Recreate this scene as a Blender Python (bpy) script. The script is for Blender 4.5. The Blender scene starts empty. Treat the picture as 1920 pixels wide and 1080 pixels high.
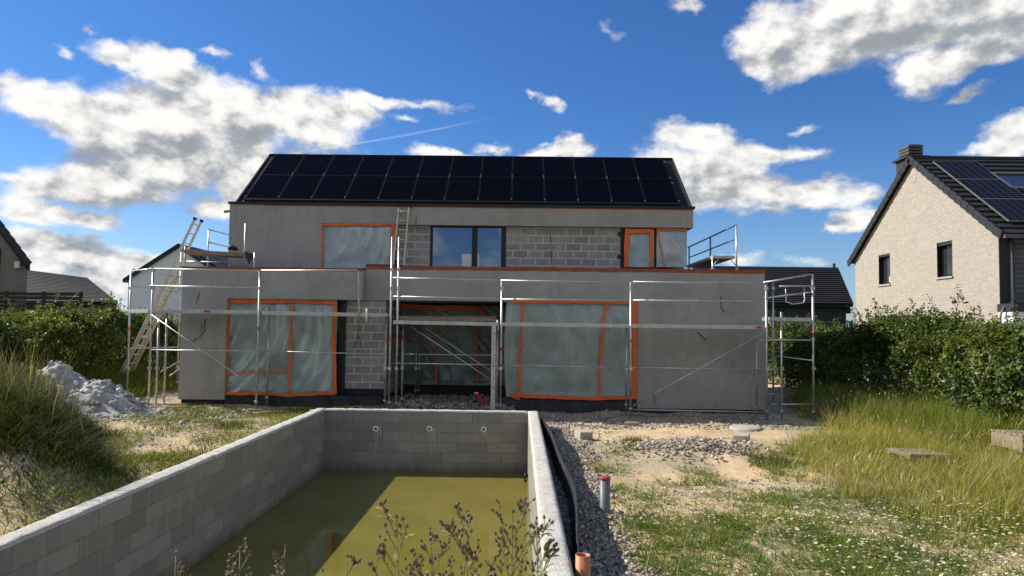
import bpy, math, random
import numpy as np
from mathutils import Vector, Matrix

sc = bpy.context.scene
COL = sc.collection
rnd = random.Random(7)
NR = np.random.default_rng(11)
R = math.radians

# ------------------------------------------------------------------ camera
F = 1400.0
CAMZ = 1.69
PITCH = math.atan(72 / F); YAW = math.atan(15 / F); ROLL = 0.0125
cam_d = bpy.data.cameras.new("camera"); cam = bpy.data.objects.new("camera", cam_d); COL.objects.link(cam)
CM = Matrix.Rotation(YAW, 4, 'Z') @ Matrix.Rotation(math.pi / 2 + PITCH, 4, 'X') @ Matrix.Rotation(ROLL, 4, 'Z')
cam.matrix_world = Matrix.Translation((0, 0, CAMZ)) @ CM
cam_d.sensor_width = 36; cam_d.lens = F / 1920 * 36; cam_d.clip_start = 0.05; cam_d.clip_end = 3000
sc.camera = cam
CM3 = CM.to_3x3()

def ray(px, py):
    return CM3 @ Vector(((px - 960) / F, -(py - 540) / F, -1.0))
def P(px, py, Y):
    "photo pixel at forward distance Y -> point of the place"
    d = ray(px, py); t = Y / d.y
    return Vector((d.x * t, Y, CAMZ + d.z * t))
def G(px, py, z):
    d = ray(px, py); t = (z - CAMZ) / d.z
    return Vector((d.x * t, d.y * t, z))

# ------------------------------------------------------------------ light
SUN = Vector((-1.28, 0.42, 1.0)).normalized()
EL = math.asin(SUN.z); ROT = math.atan2(SUN.x, SUN.y)
SKY_STRENGTH = 0.11
sl = bpy.data.lights.new("sun", 'SUN'); sl.energy = 5.0; sl.angle = R(0.53); sl.color = (1.0, 0.93, 0.82)
so = bpy.data.objects.new("sun", sl); COL.objects.link(so)
so.rotation_euler = (-SUN).to_track_quat('-Z', 'Y').to_euler(); so.location = (-20, 10, 30)

sc.view_settings.view_transform = 'Standard'; sc.view_settings.look = 'None'
sc.view_settings.exposure = 0.40; sc.view_settings.gamma = 1.0; sc.view_settings.use_curve_mapping = False
sc.cycles.use_denoising = True
sc.cycles.max_bounces = 8; sc.cycles.diffuse_bounces = 3; sc.cycles.glossy_bounces = 3
sc.cycles.transmission_bounces = 4; sc.cycles.transparent_max_bounces = 8
sc.cycles.caustics_reflective = False; sc.cycles.caustics_refractive = False

# ------------------------------------------------------------------ node helper
class NT:
    def __init__(s, tree): s.t = tree; s.L = tree.links
    def n(s, typ, props=None, **ins):
        nd = s.t.nodes.new(typ)
        for k, v in (props or {}).items(): setattr(nd, k, v)
        for k, v in ins.items():
            key = k.replace('__', ' ')
            if key.startswith('i') and key[1:].isdigit(): sock = nd.inputs[int(key[1:])]
            else: sock = nd.inputs[key]
            s.put(sock, v)
        return nd
    def put(s, sock, v):
        if isinstance(v, bpy.types.NodeSocket): s.L.new(v, sock)
        else: sock.default_value = v
    def m(s, op, a, b=None, c=None, clamp=False):
        nd = s.t.nodes.new('ShaderNodeMath'); nd.operation = op; nd.use_clamp = clamp
        s.put(nd.inputs[0], a)
        if b is not None: s.put(nd.inputs[1], b)
        if c is not None: s.put(nd.inputs[2], c)
        return nd.outputs[0]
    def vm(s, op, a, b=None, out=0):
        nd = s.t.nodes.new('ShaderNodeVectorMath'); nd.operation = op
        s.put(nd.inputs[0], a)
        if b is not None: s.put(nd.inputs[1], b)
        return nd.outputs[out]
    def mix(s, f, a, b, mode='MIX'):
        nd = s.t.nodes.new('ShaderNodeMix'); nd.data_type = 'RGBA'; nd.blend_type = mode
        s.put(nd.inputs[0], f); s.put(nd.inputs[6], a); s.put(nd.inputs[7], b)
        return nd.outputs[2]
    def step(s, v, a, b, lo=0.0, hi=1.0):
        nd = s.t.nodes.new('ShaderNodeMapRange'); nd.interpolation_type = 'SMOOTHSTEP'
        s.put(nd.inputs[0], v); nd.inputs[1].default_value = a; nd.inputs[2].default_value = b
        nd.inputs[3].default_value = lo; nd.inputs[4].default_value = hi
        return nd.outputs[0]
    def noise(s, vec, scale, detail=4, rough=0.55, out=0, dist=0.0):
        nd = s.t.nodes.new('ShaderNodeTexNoise')
        s.put(nd.inputs['Vector'], vec); nd.inputs['Scale'].default_value = scale
        nd.inputs['Detail'].default_value = detail; nd.inputs['Roughness'].default_value = rough
        nd.inputs['Distortion'].default_value = dist
        return nd.outputs[out]

# ------------------------------------------------------------------ world: sky texture with broken cumulus
w = bpy.data.worlds.new("World"); sc.world = w; w.use_nodes = True
T = NT(w.node_tree); w.node_tree.nodes.clear()
sky = T.n('ShaderNodeTexSky', dict(sky_type='NISHITA', sun_disc=False, sun_elevation=EL, sun_rotation=ROT,
          altitude=100.0, air_density=1.0, dust_density=0.35, ozone_density=3.2))
skyc = sky.outputs[0]
geo = T.n('ShaderNodeTexCoord').outputs['Generated']
sep = T.n('ShaderNodeSeparateXYZ', i0=geo)
az = T.m('ARCTAN2', sep.outputs[0], sep.outputs[1]); el = T.m('ARCSINE', sep.outputs[2])
pv = T.n('ShaderNodeCombineXYZ', i0=az, i1=el).outputs[0]
stretch = T.vm('MULTIPLY', pv, (1.0, 1.45, 1.0))
def azel(px, py):
    d = ray(px, py).normalized(); return math.atan2(d.x, d.y), math.asin(d.z)
CLOUDS = [  # photo position, half width, half height, tilt (deg), weight
 (50,178,100,46,8,1),(170,225,120,60,20,1),(300,225,170,85,0,1.1),(250,300,130,60,20,1.35),(400,285,140,40,-10,.9),(440,215,190,70,8,1),(570,225,130,62,0,1),
 (650,210,90,40,-10,.9),(720,184,62,16,2,.8),(800,192,56,11,3,.55),(225,95,75,30,12,.95),(310,118,95,32,14,1),(350,150,80,40,20,.8),
 (110,340,110,42,-8,1),(215,340,155,60,0,1.3),(330,315,100,55,-20,1.25),(90,392,105,30,5,1),(175,412,60,20,8,.9),(20,330,50,12,0,.7),
 (455,335,75,50,-25,.95),(400,388,80,26,-8,.85),(480,305,50,26,0,.7),
 (60,455,120,34,5,1),(180,480,150,34,8,1),(290,500,120,30,8,1),(60,520,160,40,0,.8),(215,530,80,40,0,.7),
 (845,286,78,18,4,.9),(1040,284,72,15,-4,.85),(1065,270,30,16,0,.7),(590,287,60,9,0,.6),
 (1300,262,75,34,12,.95),(1255,320,75,62,0,1),(1340,312,120,48,0,1),(1430,290,120,24,0,.85),(1500,284,50,12,-4,.6),(1360,358,160,38,5,.95),
 (1500,372,130,30,-6,.85),(1620,362,56,22,-15,.7),(1600,415,62,24,-25,.9),(1560,435,30,14,-10,.8),(1440,398,60,14,0,.6),
 (1460,70,88,72,0,1),(1430,110,52,42,30,.95),(1560,90,150,52,-12,1),(1640,30,260,78,0,1.2),(1820,35,220,72,0,1.2),(1730,128,58,56,25,1),(1800,110,140,48,-14,1.1),(1900,80,90,50,0,1),
 (1905,255,72,46,0,1),(1880,285,70,24,0,.85),(1810,185,30,11,-12,.5),
 (1140,62,22,17,0,.55),(1000,187,20,9,20,.55),(1032,202,22,10,30,.55),(775,222,22,8,0,.5),(485,125,30,14,30,.5),(170,52,14,10,0,.45),(120,88,20,8,10,.45),
 (390,92,24,8,0,.4),(1290,5,24,10,0,.45),(925,266,30,9,0,.5),(1510,243,26,8,0,.45),(1370,490,60,12,0,.55),(1550,495,50,10,0,.5),(700,290,30,7,0,.4)]
BELLY = [(330,280,130,34,-8,1),(200,372,150,18,3,1),(420,265,80,20,-5,.6),(1700,40,230,46,-6,1),(1870,30,120,40,0,.7),(230,300,70,20,20,.6),(180,470,180,14,8,.5),(1390,330,110,14,0,.35),(1480,95,50,26,-15,.45)]
def cloud_group(name, lst):
    g = bpy.data.node_groups.new(name, 'ShaderNodeTree')
    g.interface.new_socket('v', in_out='INPUT', socket_type='NodeSocketVector')
    g.interface.new_socket('d', in_out='OUTPUT', socket_type='NodeSocketFloat')
    t = NT(g); gi = g.nodes.new('NodeGroupInput'); go = g.nodes.new('NodeGroupOutput')
    acc = None
    for (cx, cy, rx, ry, tilt, wt) in lst:
        if wt <= .55 and name == 'cloud_shapes': wt *= .72; rx *= 1.15
        a, e = azel(cx, cy)
        a2, _ = azel(cx + rx, cy); _, e2 = azel(cx, cy - ry)
        mp = g.nodes.new('ShaderNodeMapping'); mp.vector_type = 'TEXTURE'
        mp.inputs['Location'].default_value = (a, e, 0); mp.inputs['Rotation'].default_value = (0, 0, R(-tilt))
        mp.inputs['Scale'].default_value = (abs(a2 - a), abs(e2 - e), 1)
        src = gi.outputs[0]
        if acc is not None:   # chained so that the shapes are evaluated one after another (small shader stack)
            ch = g.nodes.new('ShaderNodeVectorMath'); ch.operation = 'MULTIPLY_ADD'
            g.links.new(acc, ch.inputs[0]); ch.inputs[1].default_value = (1e-7, 1e-7, 0); g.links.new(src, ch.inputs[2]); src = ch.outputs[0]
        g.links.new(src, mp.inputs[0])
        ln = t.vm('LENGTH', mp.outputs[0], out=1)
        v = t.m('MULTIPLY_ADD', ln, -wt, wt)
        acc = v if acc is None else t.m('SMOOTH_MAX', acc, v, 0.25)
    g.links.new(acc, go.inputs[0]); return g
gc = cloud_group('cloud_shapes', CLOUDS); gb = cloud_group('cloud_bellies', BELLY)
wn = T.vm('SUBTRACT', T.noise(stretch, 9.0, 5, 0.6, out=1), (0.5, 0.5, 0.5))
wn2 = T.vm('SUBTRACT', T.noise(stretch, 34.0, 4, 0.6, out=1), (0.5, 0.5, 0.5))
warp = T.vm('ADD', T.vm('ADD', pv, T.vm('MULTIPLY', wn, (0.075, 0.05, 0.0))), T.vm('MULTIPLY', wn2, (0.02, 0.016, 0.0)))
gn = T.n('ShaderNodeGroup', dict(node_tree=gc), i0=warp).outputs[0]
gbn = T.n('ShaderNodeGroup', dict(node_tree=gb), i0=warp).outputs[0]
fb = T.noise(stretch, 12.0, 12, 0.63)
lo = T.noise(stretch, 15.0, 7, 0.56)
lo_up = T.noise(T.vm('ADD', stretch, (-0.011, 0.018, 0.0)), 15.0, 7, 0.56)
gsun = T.n('ShaderNodeGroup', dict(node_tree=gc), i0=T.vm('ADD', warp, (-0.020, 0.034, 0.0))).outputs[0]
big = T.noise(stretch, 3.2, 6, 0.6)
bmask = T.m('MULTIPLY', T.step(T.m('ABSOLUTE', az), 0.72, 0.95), T.step(el, 1.15, 0.75))
back = T.m('MULTIPLY', bmask, T.m('MULTIPLY_ADD', big, 4.0, -1.75))  # unseen clouds behind the camera, added to raise the light in the shade
core = T.m('MAXIMUM', T.m('MULTIPLY', gn, 1.15), T.m('ADD', back, T.m('MULTIPLY_ADD', bmask, 3.0, -3.0)))
dens = T.m('MULTIPLY_ADD', T.m('SUBTRACT', fb, 0.5), 1.75, core)
alpha = T.step(dens, -0.14, 0.50)
alpha = T.m('MULTIPLY', alpha, T.step(sep.outputs[2], -0.01, 0.05))
# sun-facing side bright, far side and thick bases greyer
rim = T.m('MAXIMUM', T.m('MINIMUM', T.m('SUBTRACT', gn, gsun), 0.35), -0.35)
lightf = T.m('MULTIPLY_ADD', rim, 0.50, 0.88)
lightf = T.m('MULTIPLY_ADD', T.m('SUBTRACT', lo, lo_up), 2.2, lightf)
lightf = T.m('SUBTRACT', lightf, T.m('MULTIPLY', T.step(gbn, -0.8, 1.0), 0.36))
lightf = T.m('MULTIPLY_ADD', T.m('SUBTRACT', fb, 0.5), 0.22, lightf)
lightf = T.m('MINIMUM', lightf, 1.06)
lightf = T.m('SMOOTH_MAX', lightf, 0.50, 0.35)
CLOUD_GAIN = 6.5
ccol = T.mix(T.step(lightf, 0.45, 0.90), (0.70, 0.76, 0.84, 1), (1.0, 0.99, 0.97, 1))
lg = T.m('MULTIPLY', lightf, CLOUD_GAIN)
cl = T.vm('MULTIPLY', ccol, T.n('ShaderNodeCombineXYZ', i0=lg, i1=lg, i2=lg).outputs[0])
# condensation trail
a0, e0 = azel(400, 308); a1, e1 = azel(950, 215)
mp = w.node_tree.nodes.new('ShaderNodeMapping'); mp.vector_type = 'TEXTURE'
mp.inputs['Location'].default_value = ((a0 + a1) / 2, (e0 + e1) / 2, 0)
mp.inputs['Rotation'].default_value = (0, 0, math.atan2(e1 - e0, a1 - a0))
mp.inputs['Scale'].default_value = (math.hypot(a1 - a0, e1 - e0) / 2, 0.0021, 1)
w.node_tree.links.new(pv, mp.inputs[0])
ms = T.n('ShaderNodeSeparateXYZ', i0=mp.outputs[0])
trail = T.m('MULTIPLY', T.step(T.m('ABSOLUTE', ms.outputs[1]), 1.0, 0.0), T.step(T.m('ABSOLUTE', ms.outputs[0]), 1.0, 0.5))
trail = T.m('MULTIPLY', trail, T.m('MULTIPLY_ADD', T.noise(pv, 25, 3), 0.9, 0.05))
trail = T.m('MULTIPLY', trail, T.step(ms.outputs[0], 1.1, -0.9, 0.35, 1.0))
skyg = T.mix(T.step(el, 0.02, 0.30), T.vm('MULTIPLY', skyc, (0.56, 0.70, 0.90)), T.vm('MULTIPLY', skyc, (0.30, 0.55, 0.86)))
thin = T.mix(T.m('MULTIPLY', trail, 0.75), skyg, (5.6, 6.2, 7.0, 1))
allc = T.mix(alpha, thin, cl)
bg = T.n('ShaderNodeBackground', Color=allc, Strength=SKY_STRENGTH)
wo = T.n('ShaderNodeOutputWorld', Surface=bg.outputs[0])
w.cycles.sampling_method = 'MANUAL'; w.cycles.sample_map_resolution = 512

# ------------------------------------------------------------------ materials
MATS = {}
def newmat(name):
    m = bpy.data.materials.new(name); m.use_nodes = True; m.node_tree.nodes.clear()
    t = NT(m.node_tree); out = t.n('ShaderNodeOutputMaterial'); MATS[name] = m
    return m, t, out
def simple(name, c, rough=0.7, var=0.25, scale=6, metal=0.0, bump=0.0, bscale=60, spec=0.4, c2=None, stretch=(1, 1, 1), dirt=None):
    m, t, out = newmat(name)
    co = t.n('ShaderNodeTexCoord').outputs['Object']
    co = t.vm('MULTIPLY', co, stretch)
    c2 = c2 or tuple(x * (1 - var) for x in c)
    n1 = t.noise(co, scale, 6, 0.6)
    col = t.mix(t.step(n1, 0.3, 0.7), (*c, 1), (*c2, 1))
    n2 = t.noise(co, scale * 9, 3, 0.6)
    col = t.mix(t.step(n2, 0.25, 0.75, 0.0, min(0.5, var + .05)), col, (*[x * 0.72 for x in c2], 1))
    if dirt:
        n3 = t.noise(co, scale * 0.35, 7, 0.65)
        col = t.mix(t.step(n3, 0.5, 0.72, 0, 0.75), col, (*dirt, 1))
    b = t.n('ShaderNodeBsdfPrincipled', Base__Color=col, Roughness=rough, Metallic=metal)
    b.inputs['Specular IOR Level'].default_value = spec
    if bump:
        bn = t.n('ShaderNodeBump', Strength=bump, Distance=0.02, Height=t.noise(co, bscale, 5, 0.6))
        t.L.new(bn.outputs[0], b.inputs['Normal'])
    t.L.new(b.outputs[0], out.inputs[0]); return m
def bricks(name, c1, c2, mortar, bw, bh, axis='x', mort=0.012, rough=0.85, bump=0.5, var=0.3, streak=None, offset=0.5, blot=None, mbias=0.0, stain=None):
    m, t, out = newmat(name)
    co = t.n('ShaderNodeTexCoord').outputs['Object']; s = t.n('ShaderNodeSeparateXYZ', i0=co)
    if axis == 'x': uv = t.n('ShaderNodeCombineXYZ', i0=s.outputs[0], i1=s.outputs[2]).outputs[0]
    elif axis == 'y': uv = t.n('ShaderNodeCombineXYZ', i0=s.outputs[1], i1=s.outputs[2]).outputs[0]
    else: uv = t.n('ShaderNodeCombineXYZ', i0=t.m('ADD', s.outputs[0], s.outputs[1]), i1=s.outputs[2]).outputs[0]
    wob = t.vm('MULTIPLY', t.vm('SUBTRACT', t.noise(co, 14, 3, 0.6, out=1), (.5, .5, .5)), (0.018 * bh / .2, 0.018 * bh / .2, 0))
    uvw = t.vm('ADD', uv, wob)
    br = t.n('ShaderNodeTexBrick', dict(offset=offset), Vector=uvw, Color1=(*c1, 1), Color2=(*c2, 1), Mortar=(*mortar, 1), Scale=1.0)
    br.inputs['Mortar Size'].default_value = mort; br.inputs['Mortar Smooth'].default_value = 0.25
    br.inputs['Bias'].default_value = mbias; br.inputs['Brick Width'].default_value = bw; br.inputs['Row Height'].default_value = bh
    col = br.outputs[0]
    n1 = t.noise(co, 5, 6, 0.65); col = t.mix(t.step(n1, 0.3, 0.75, 0, var), col, tuple(x * .6 for x in c1) + (1,))
    n2 = t.noise(co, 40, 4, 0.7); col = t.mix(t.step(n2, 0.45, 0.8, 0, var), col, tuple(min(1, x * 1.35) for x in c1) + (1,))
    if streak:
        sv = t.vm('MULTIPLY', co, (9, 9, 0.7)); n3 = t.noise(sv, 1.0, 5, 0.6)
        col = t.mix(t.step(n3, 0.55, 0.8, 0, 0.6), col, (*streak, 1))
    if blot:
        n4 = t.noise(co, 1.3, 5, 0.6); col = t.mix(t.step(n4, 0.48, 0.7, 0, 0.7), col, (*blot, 1))
    if stain:
        zz = t.m('ADD', s.outputs[2], t.m('MULTIPLY', t.noise(t.vm('MULTIPLY', co, (4, 4, .3)), 1.0, 5, .6), .35))
        col = t.mix(t.step(zz, stain + .36, stain + .12, 0, .65), col, (.075, .07, .035, 1))
    b = t.n('ShaderNodeBsdfPrincipled', Base__Color=col, Roughness=rough)
    b.inputs['Specular IOR Level'].default_value = 0.25
    h = t.m('ADD', t.m('MULTIPLY', br.outputs[1], -1.0), t.m('MULTIPLY', t.noise(co, 70, 4, 0.7), 0.6))
    bn = t.n('ShaderNodeBump', Strength=bump, Distance=0.012, Height=h); t.L.new(bn.outputs[0], b.inputs['Normal'])
    t.L.new(b.outputs[0], out.inputs[0]); return m
def leafmat(name, tr=0.4, rough=0.5):
    m, t, out = newmat(name)
    a = t.n('ShaderNodeAttribute', dict(attribute_name='tint'))
    b = t.n('ShaderNodeBsdfPrincipled', Base__Color=a.outputs[0], Roughness=rough); b.inputs['Specular IOR Level'].default_value = 0.3
    tl = t.n('ShaderNodeBsdfTranslucent', Color=t.mix(1.0, a.outputs[0], (1.5, 1.5, 0.7, 1), 'MULTIPLY'))
    mx = t.n('ShaderNodeMixShader', i0=tr, i1=b.outputs[0], i2=tl.outputs[0]); t.L.new(mx.outputs[0], out.inputs[0]); return m

PLASTER = None
def plaster():
    m, t, out = newmat('grey base-coat plaster')
    co = t.n('ShaderNodeTexCoord').outputs['Object']
    n1 = t.noise(co, 0.9, 7, 0.62); n2 = t.noise(co, 6, 6, 0.65); n3 = t.noise(t.vm('MULTIPLY', co, (2.2, 2.2, 0.5)), 1.2, 6, 0.65)
    col = t.mix(t.step(n1, 0.3, 0.7), (0.31, 0.303, 0.275, 1), (0.385, 0.377, 0.345, 1))
    col = t.mix(t.step(n3, 0.45, 0.75, 0, 0.55), col, (0.245, 0.24, 0.215, 1))
    col = t.mix(t.step(n2, 0.4, 0.75, 0, 0.35), col, (0.45, 0.44, 0.40, 1))
    b = t.n('ShaderNodeBsdfPrincipled', Base__Color=col, Roughness=0.9); b.inputs['Specular IOR Level'].default_value = 0.2
    hh = t.m('ADD', t.noise(t.vm('MULTIPLY', co, (1, 1, 2.5)), 5, 5, 0.6), t.m('MULTIPLY', t.noise(co, 120, 3, 0.6), 0.15))
    bn = t.n('ShaderNodeBump', Strength=0.35, Distance=0.02, Height=hh); t.L.new(bn.outputs[0], b.inputs['Normal'])
    t.L.new(b.outputs[0], out.inputs[0]); return m
PLASTER = plaster()
POOLX = bricks('pool block, cross walls', (.34, .32, .28), (.215, .20, .172), (.16, .15, .13), .59, .197, 'x', .006, streak=(.40, .385, .34), var=.45, bump=.35, stain=1.0)
POOLY = bricks('pool block, long walls', (.35, .33, .29), (.215, .20, .172), (.18, .17, .15), .59, .197, 'y', .006, streak=(.40, .385, .34), var=.45, bump=.35, stain=1.0)
CAPM = simple('rough concrete top', (.76, .735, .65), .95, .30, 11, bump=1.0, bscale=55, spec=.2, dirt=(.50, .47, .40))
BLOCK = bricks('bare concrete block', (.34, .335, .315), (.235, .23, .215), (.55, .54, .51), .40, .20, 'x', .020, var=.35, bump=.6, blot=(.40, .39, .36))
TAPE = simple('orange tape', (.88, .17, .025), .5, .2, 4, bump=.2, bscale=20, dirt=(.66, .11, .025))
CAPO = simple('orange brown waterproofing', (.36, .085, .03), .6, .3, 3, dirt=(.22, .06, .03))
BITUM = simple('black bitumen', (.012, .014, .018), .5, .3, 4, bump=.6, bscale=12, dirt=(.03, .033, .04))
BLACK = simple('black trim', (.010, .010, .012), .45, .2, 5)
DARKIN = simple('raw interior with painted shade', (.05, .05, .048), .9, .3, 3)  # interior shade put into the dark base colour
STEEL = simple('galvanised steel', (.62, .62, .60), .42, .3, 9, metal=.75, spec=.5, dirt=(.36, .35, .33))
STEELB = simple('blue painted steel', (.10, .16, .30), .45, .3, 9, metal=.3)
ALU = simple('aluminium plank', (.56, .56, .53), .5, .25, 6, metal=.5, dirt=(.34, .33, .30))
LADDER = simple('weathered aluminium', (.74, .68, .54), .5, .2, 8, metal=.1, dirt=(.52, .46, .36))
TIMBER = simple('weathered timber', (.38, .31, .22), .85, .35, 5, bump=.5, bscale=30, stretch=(1, 6, 6), dirt=(.26, .23, .19))
REDM = simple('red sticker', (.55, .04, .02), .5, .2)
ORM = simple('orange sticker', (.75, .16, .03), .5, .2)
def film(name, a, bcol, tr):
    m, t, out = newmat(name)
    co = t.n('ShaderNodeTexCoord').outputs['Object']
    n1 = t.noise(co, 2.2, 6, 0.6); col = t.mix(t.step(n1, 0.3, 0.7), (*a, 1), (*bcol, 1))
    at = t.n('ShaderNodeAttribute', dict(attribute_name='tint')).outputs['Fac']   # crease highlights painted into the colour, plus haze of doubled film
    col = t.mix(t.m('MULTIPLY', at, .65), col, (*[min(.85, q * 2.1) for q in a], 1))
    b = t.n('ShaderNodeBsdfPrincipled', Base__Color=col, Roughness=.28, Alpha=tr); b.inputs['Specular IOR Level'].default_value = 0.7
    t.L.new(b.outputs[0], out.inputs[0]); return m
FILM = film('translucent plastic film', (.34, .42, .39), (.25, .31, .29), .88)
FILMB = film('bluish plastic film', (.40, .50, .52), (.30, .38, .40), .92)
FILMD = film('plastic film with painted shade', (.22, .28, .26), (.14, .18, .17), .85)  # darker copy of the film: recess shade is in the colour
def glass(name, c, r=.03, metal=.35):
    m, t, out = newmat(name)
    co = t.n('ShaderNodeTexCoord').outputs['Object']
    col = t.mix(t.noise(co, 1.5, 3), (*c, 1), (*[x * .85 for x in c], 1))
    b = t.n('ShaderNodeBsdfPrincipled', Base__Color=col, Roughness=r, Metallic=metal)
    bn = t.n('ShaderNodeBump', Strength=.03, Distance=.02, Height=t.noise(co, 1.2, 2)); t.L.new(bn.outputs[0], b.inputs['Normal'])
    t.L.new(b.outputs[0], out.inputs[0]); return m
GLASS = glass('coated window glass', (.17, .21, .27), .02, .85)
GLASSD = glass('dark window glass', (.03, .035, .04), .05, .1)
PANEL = glass('black solar cells', (.002, .0022, .0036), .3, .0); PANEL.node_tree.nodes['Principled BSDF'].inputs['Specular IOR Level'].default_value = .02
PANELF = simple('panel frame', (.010, .010, .012), .65, .2, 5, spec=.1); RAILF = simple('grey panel frame', (.16, .165, .175), .5, .2, 5)
CLAMP = simple('panel clamp', (.5, .5, .5), .4, .2, 5, metal=.7)
SLATE = simple('dark slate roofing', (.024, .025, .029), .7, .35, 3, bump=.3, bscale=20)
TILE = simple('anthracite roof tile', (.028, .028, .030), .6, .35, 3, bump=.3, bscale=20)
CREAM = bricks('cream brick', (.47, .425, .36), (.385, .345, .29), (.42, .385, .335), .22, .066, 'y', .010, var=.28, bump=1.0, rough=.9)
GREYCLAD = simple('grey cladding', (.12, .125, .13), .7, .25, 3)
BROWNB = bricks('taupe brick', (.26, .22, .185), (.21, .175, .15), (.20, .175, .155), .22, .07, 'x', .010, var=.25, bump=.5)
WHITEW = simple('white render', (.88, .88, .88), .9, .08, .6)
TANW = simple('tan render', (.40, .32, .21), .9, .15, .8)
FENCE = simple('dark stained boards', (.035, .030, .028), .8, .3, 4)
DARKW = simple('anthracite wall', (.035, .037, .045), .8, .25, 2)
CONC = simple('pale concrete', (.50, .47, .40), .9, .25, 5, bump=.5, bscale=30, dirt=(.36, .33, .27))
PVCG = simple('grey plastic pipe', (.16, .175, .185), .45, .15, 6)
PVCO = simple('terracotta plastic pipe', (.52, .20, .09), .5, .15, 6)
REDP = simple('red plastic', (.62, .03, .035), .45, .15, 6)
MAGP = simple('magenta plastic', (.48, .012, .075), .45, .15, 6)
WHITEP = simple('white plastic', (.72, .72, .69), .45, .12, 6)
LIMEM = simple('lime streaks', (.52, .53, .50), .9, .3, 8)
def grid_panel():
    m, t, out = newmat('blue cell grid')
    co = t.n('ShaderNodeTexCoord').outputs['UV']
    br = t.n('ShaderNodeTexBrick', dict(offset=0.0), Vector=co, Color1=(.004, .005, .012, 1), Color2=(.006, .007, .015, 1), Mortar=(.06, .065, .08, 1), Scale=1.0)
    br.inputs['Mortar Size'].default_value = .022; br.inputs['Brick Width'].default_value = 1 / 6.; br.inputs['Row Height'].default_value = 1 / 10.
    br.inputs['Mortar Size'].default_value = .006
    b = t.n('ShaderNodeBsdfPrincipled', Base__Color=br.outputs[0], Roughness=.3); b.inputs['Specular IOR Level'].default_value = .03; t.L.new(b.outputs[0], out.inputs[0]); return m
GRIDP = grid_panel()
LEAF = leafmat('leaf', .35, .45); GRASSM = leafmat('grass blade', .30, .7); GRASSM.node_tree.nodes['Principled BSDF'].inputs['Specular IOR Level'].default_value = .08
STONE = None
def stonem():
    m, t, out = newmat('broken stone')
    a = t.n('ShaderNodeAttribute', dict(attribute_name='tint'))
    co = t.n('ShaderNodeTexCoord').outputs['Object']
    col = t.mix(t.step(t.noise(co, 30, 5, .65), .3, .7, 0, .45), a.outputs[0], t.mix(1.0, a.outputs[0], (.6, .58, .55, 1), 'MULTIPLY'))
    b = t.n('ShaderNodeBsdfPrincipled', Base__Color=col, Roughness=.9); b.inputs['Specular IOR Level'].default_value = .2
    bn = t.n('ShaderNodeBump', Strength=.5, Distance=.01, Height=t.noise(co, 60, 4, .6)); t.L.new(bn.outputs[0], b.inputs['Normal'])
    t.L.new(b.outputs[0], out.inputs[0]); return m
STONE = stonem()
def groundm():
    m, t, out = newmat('building site soil')
    co = t.n('ShaderNodeTexCoord').outputs['Object']
    n1 = t.noise(co, .45, 7, .62); n2 = t.noise(co, 2.6, 8, .66); n3 = t.noise(co, 22, 5, .7); n4 = t.noise(co, 90, 3, .7)
    sand = t.mix(t.step(n2, .3, .7), (.74, .57, .335, 1), (.62, .44, .24, 1))
    clay = t.mix(t.step(n2, .35, .7), (.48, .40, .26, 1), (.36, .29, .18, 1))
    col = t.mix(t.step(n1, .42, .58), sand, clay)
    col = t.mix(t.step(n3, .5, .72, 0, .8), col, (.50, .45, .37, 1))
    col = t.mix(t.step(n4, .5, .8, 0, .6), col, (.20, .155, .10, 1))
    far = t.step(t.vm('LENGTH', t.vm('SUBTRACT', co, (0, 12, 0)), out=1), 16, 26)
    col = t.mix(far, col, (.07, .09, .03, 1))
    b = t.n('ShaderNodeBsdfPrincipled', Base__Color=col, Roughness=.95); b.inputs['Specular IOR Level'].default_value = .15
    hh = t.m('ADD', t.noise(co, 9, 7, .7), t.m('MULTIPLY', t.noise(co, 60, 4, .7), .35))
    bn = t.n('ShaderNodeBump', Strength=.8, Distance=.035, Height=hh); t.L.new(bn.outputs[0], b.inputs['Normal'])
    t.L.new(b.outputs[0], out.inputs[0]); return m
SOIL = groundm()
def waterm():
    m, t, out = newmat('stagnant green water')
    co = t.n('ShaderNodeTexCoord').outputs['Object']
    col = t.mix(t.step(t.noise(co, .9, 5, .6), .3, .7), (.205, .178, .036, 1), (.17, .148, .030, 1))
    b = t.n('ShaderNodeBsdfPrincipled', Base__Color=col, Roughness=.015, IOR=1.33)
    b.inputs['Subsurface Weight'].default_value = .25; b.inputs['Subsurface Radius'].default_value = (.12, .10, .04); b.inputs['Subsurface Scale'].default_value = 1.0
    bn = t.n('ShaderNodeBump', Strength=.05, Distance=.02, Height=t.noise(t.vm('MULTIPLY', co, (1, 2.2, 1)), 3.5, 3)); t.L.new(bn.outputs[0], b.inputs['Normal'])
    t.L.new(b.outputs[0], out.inputs[0]); return m
WATER = waterm()

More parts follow.
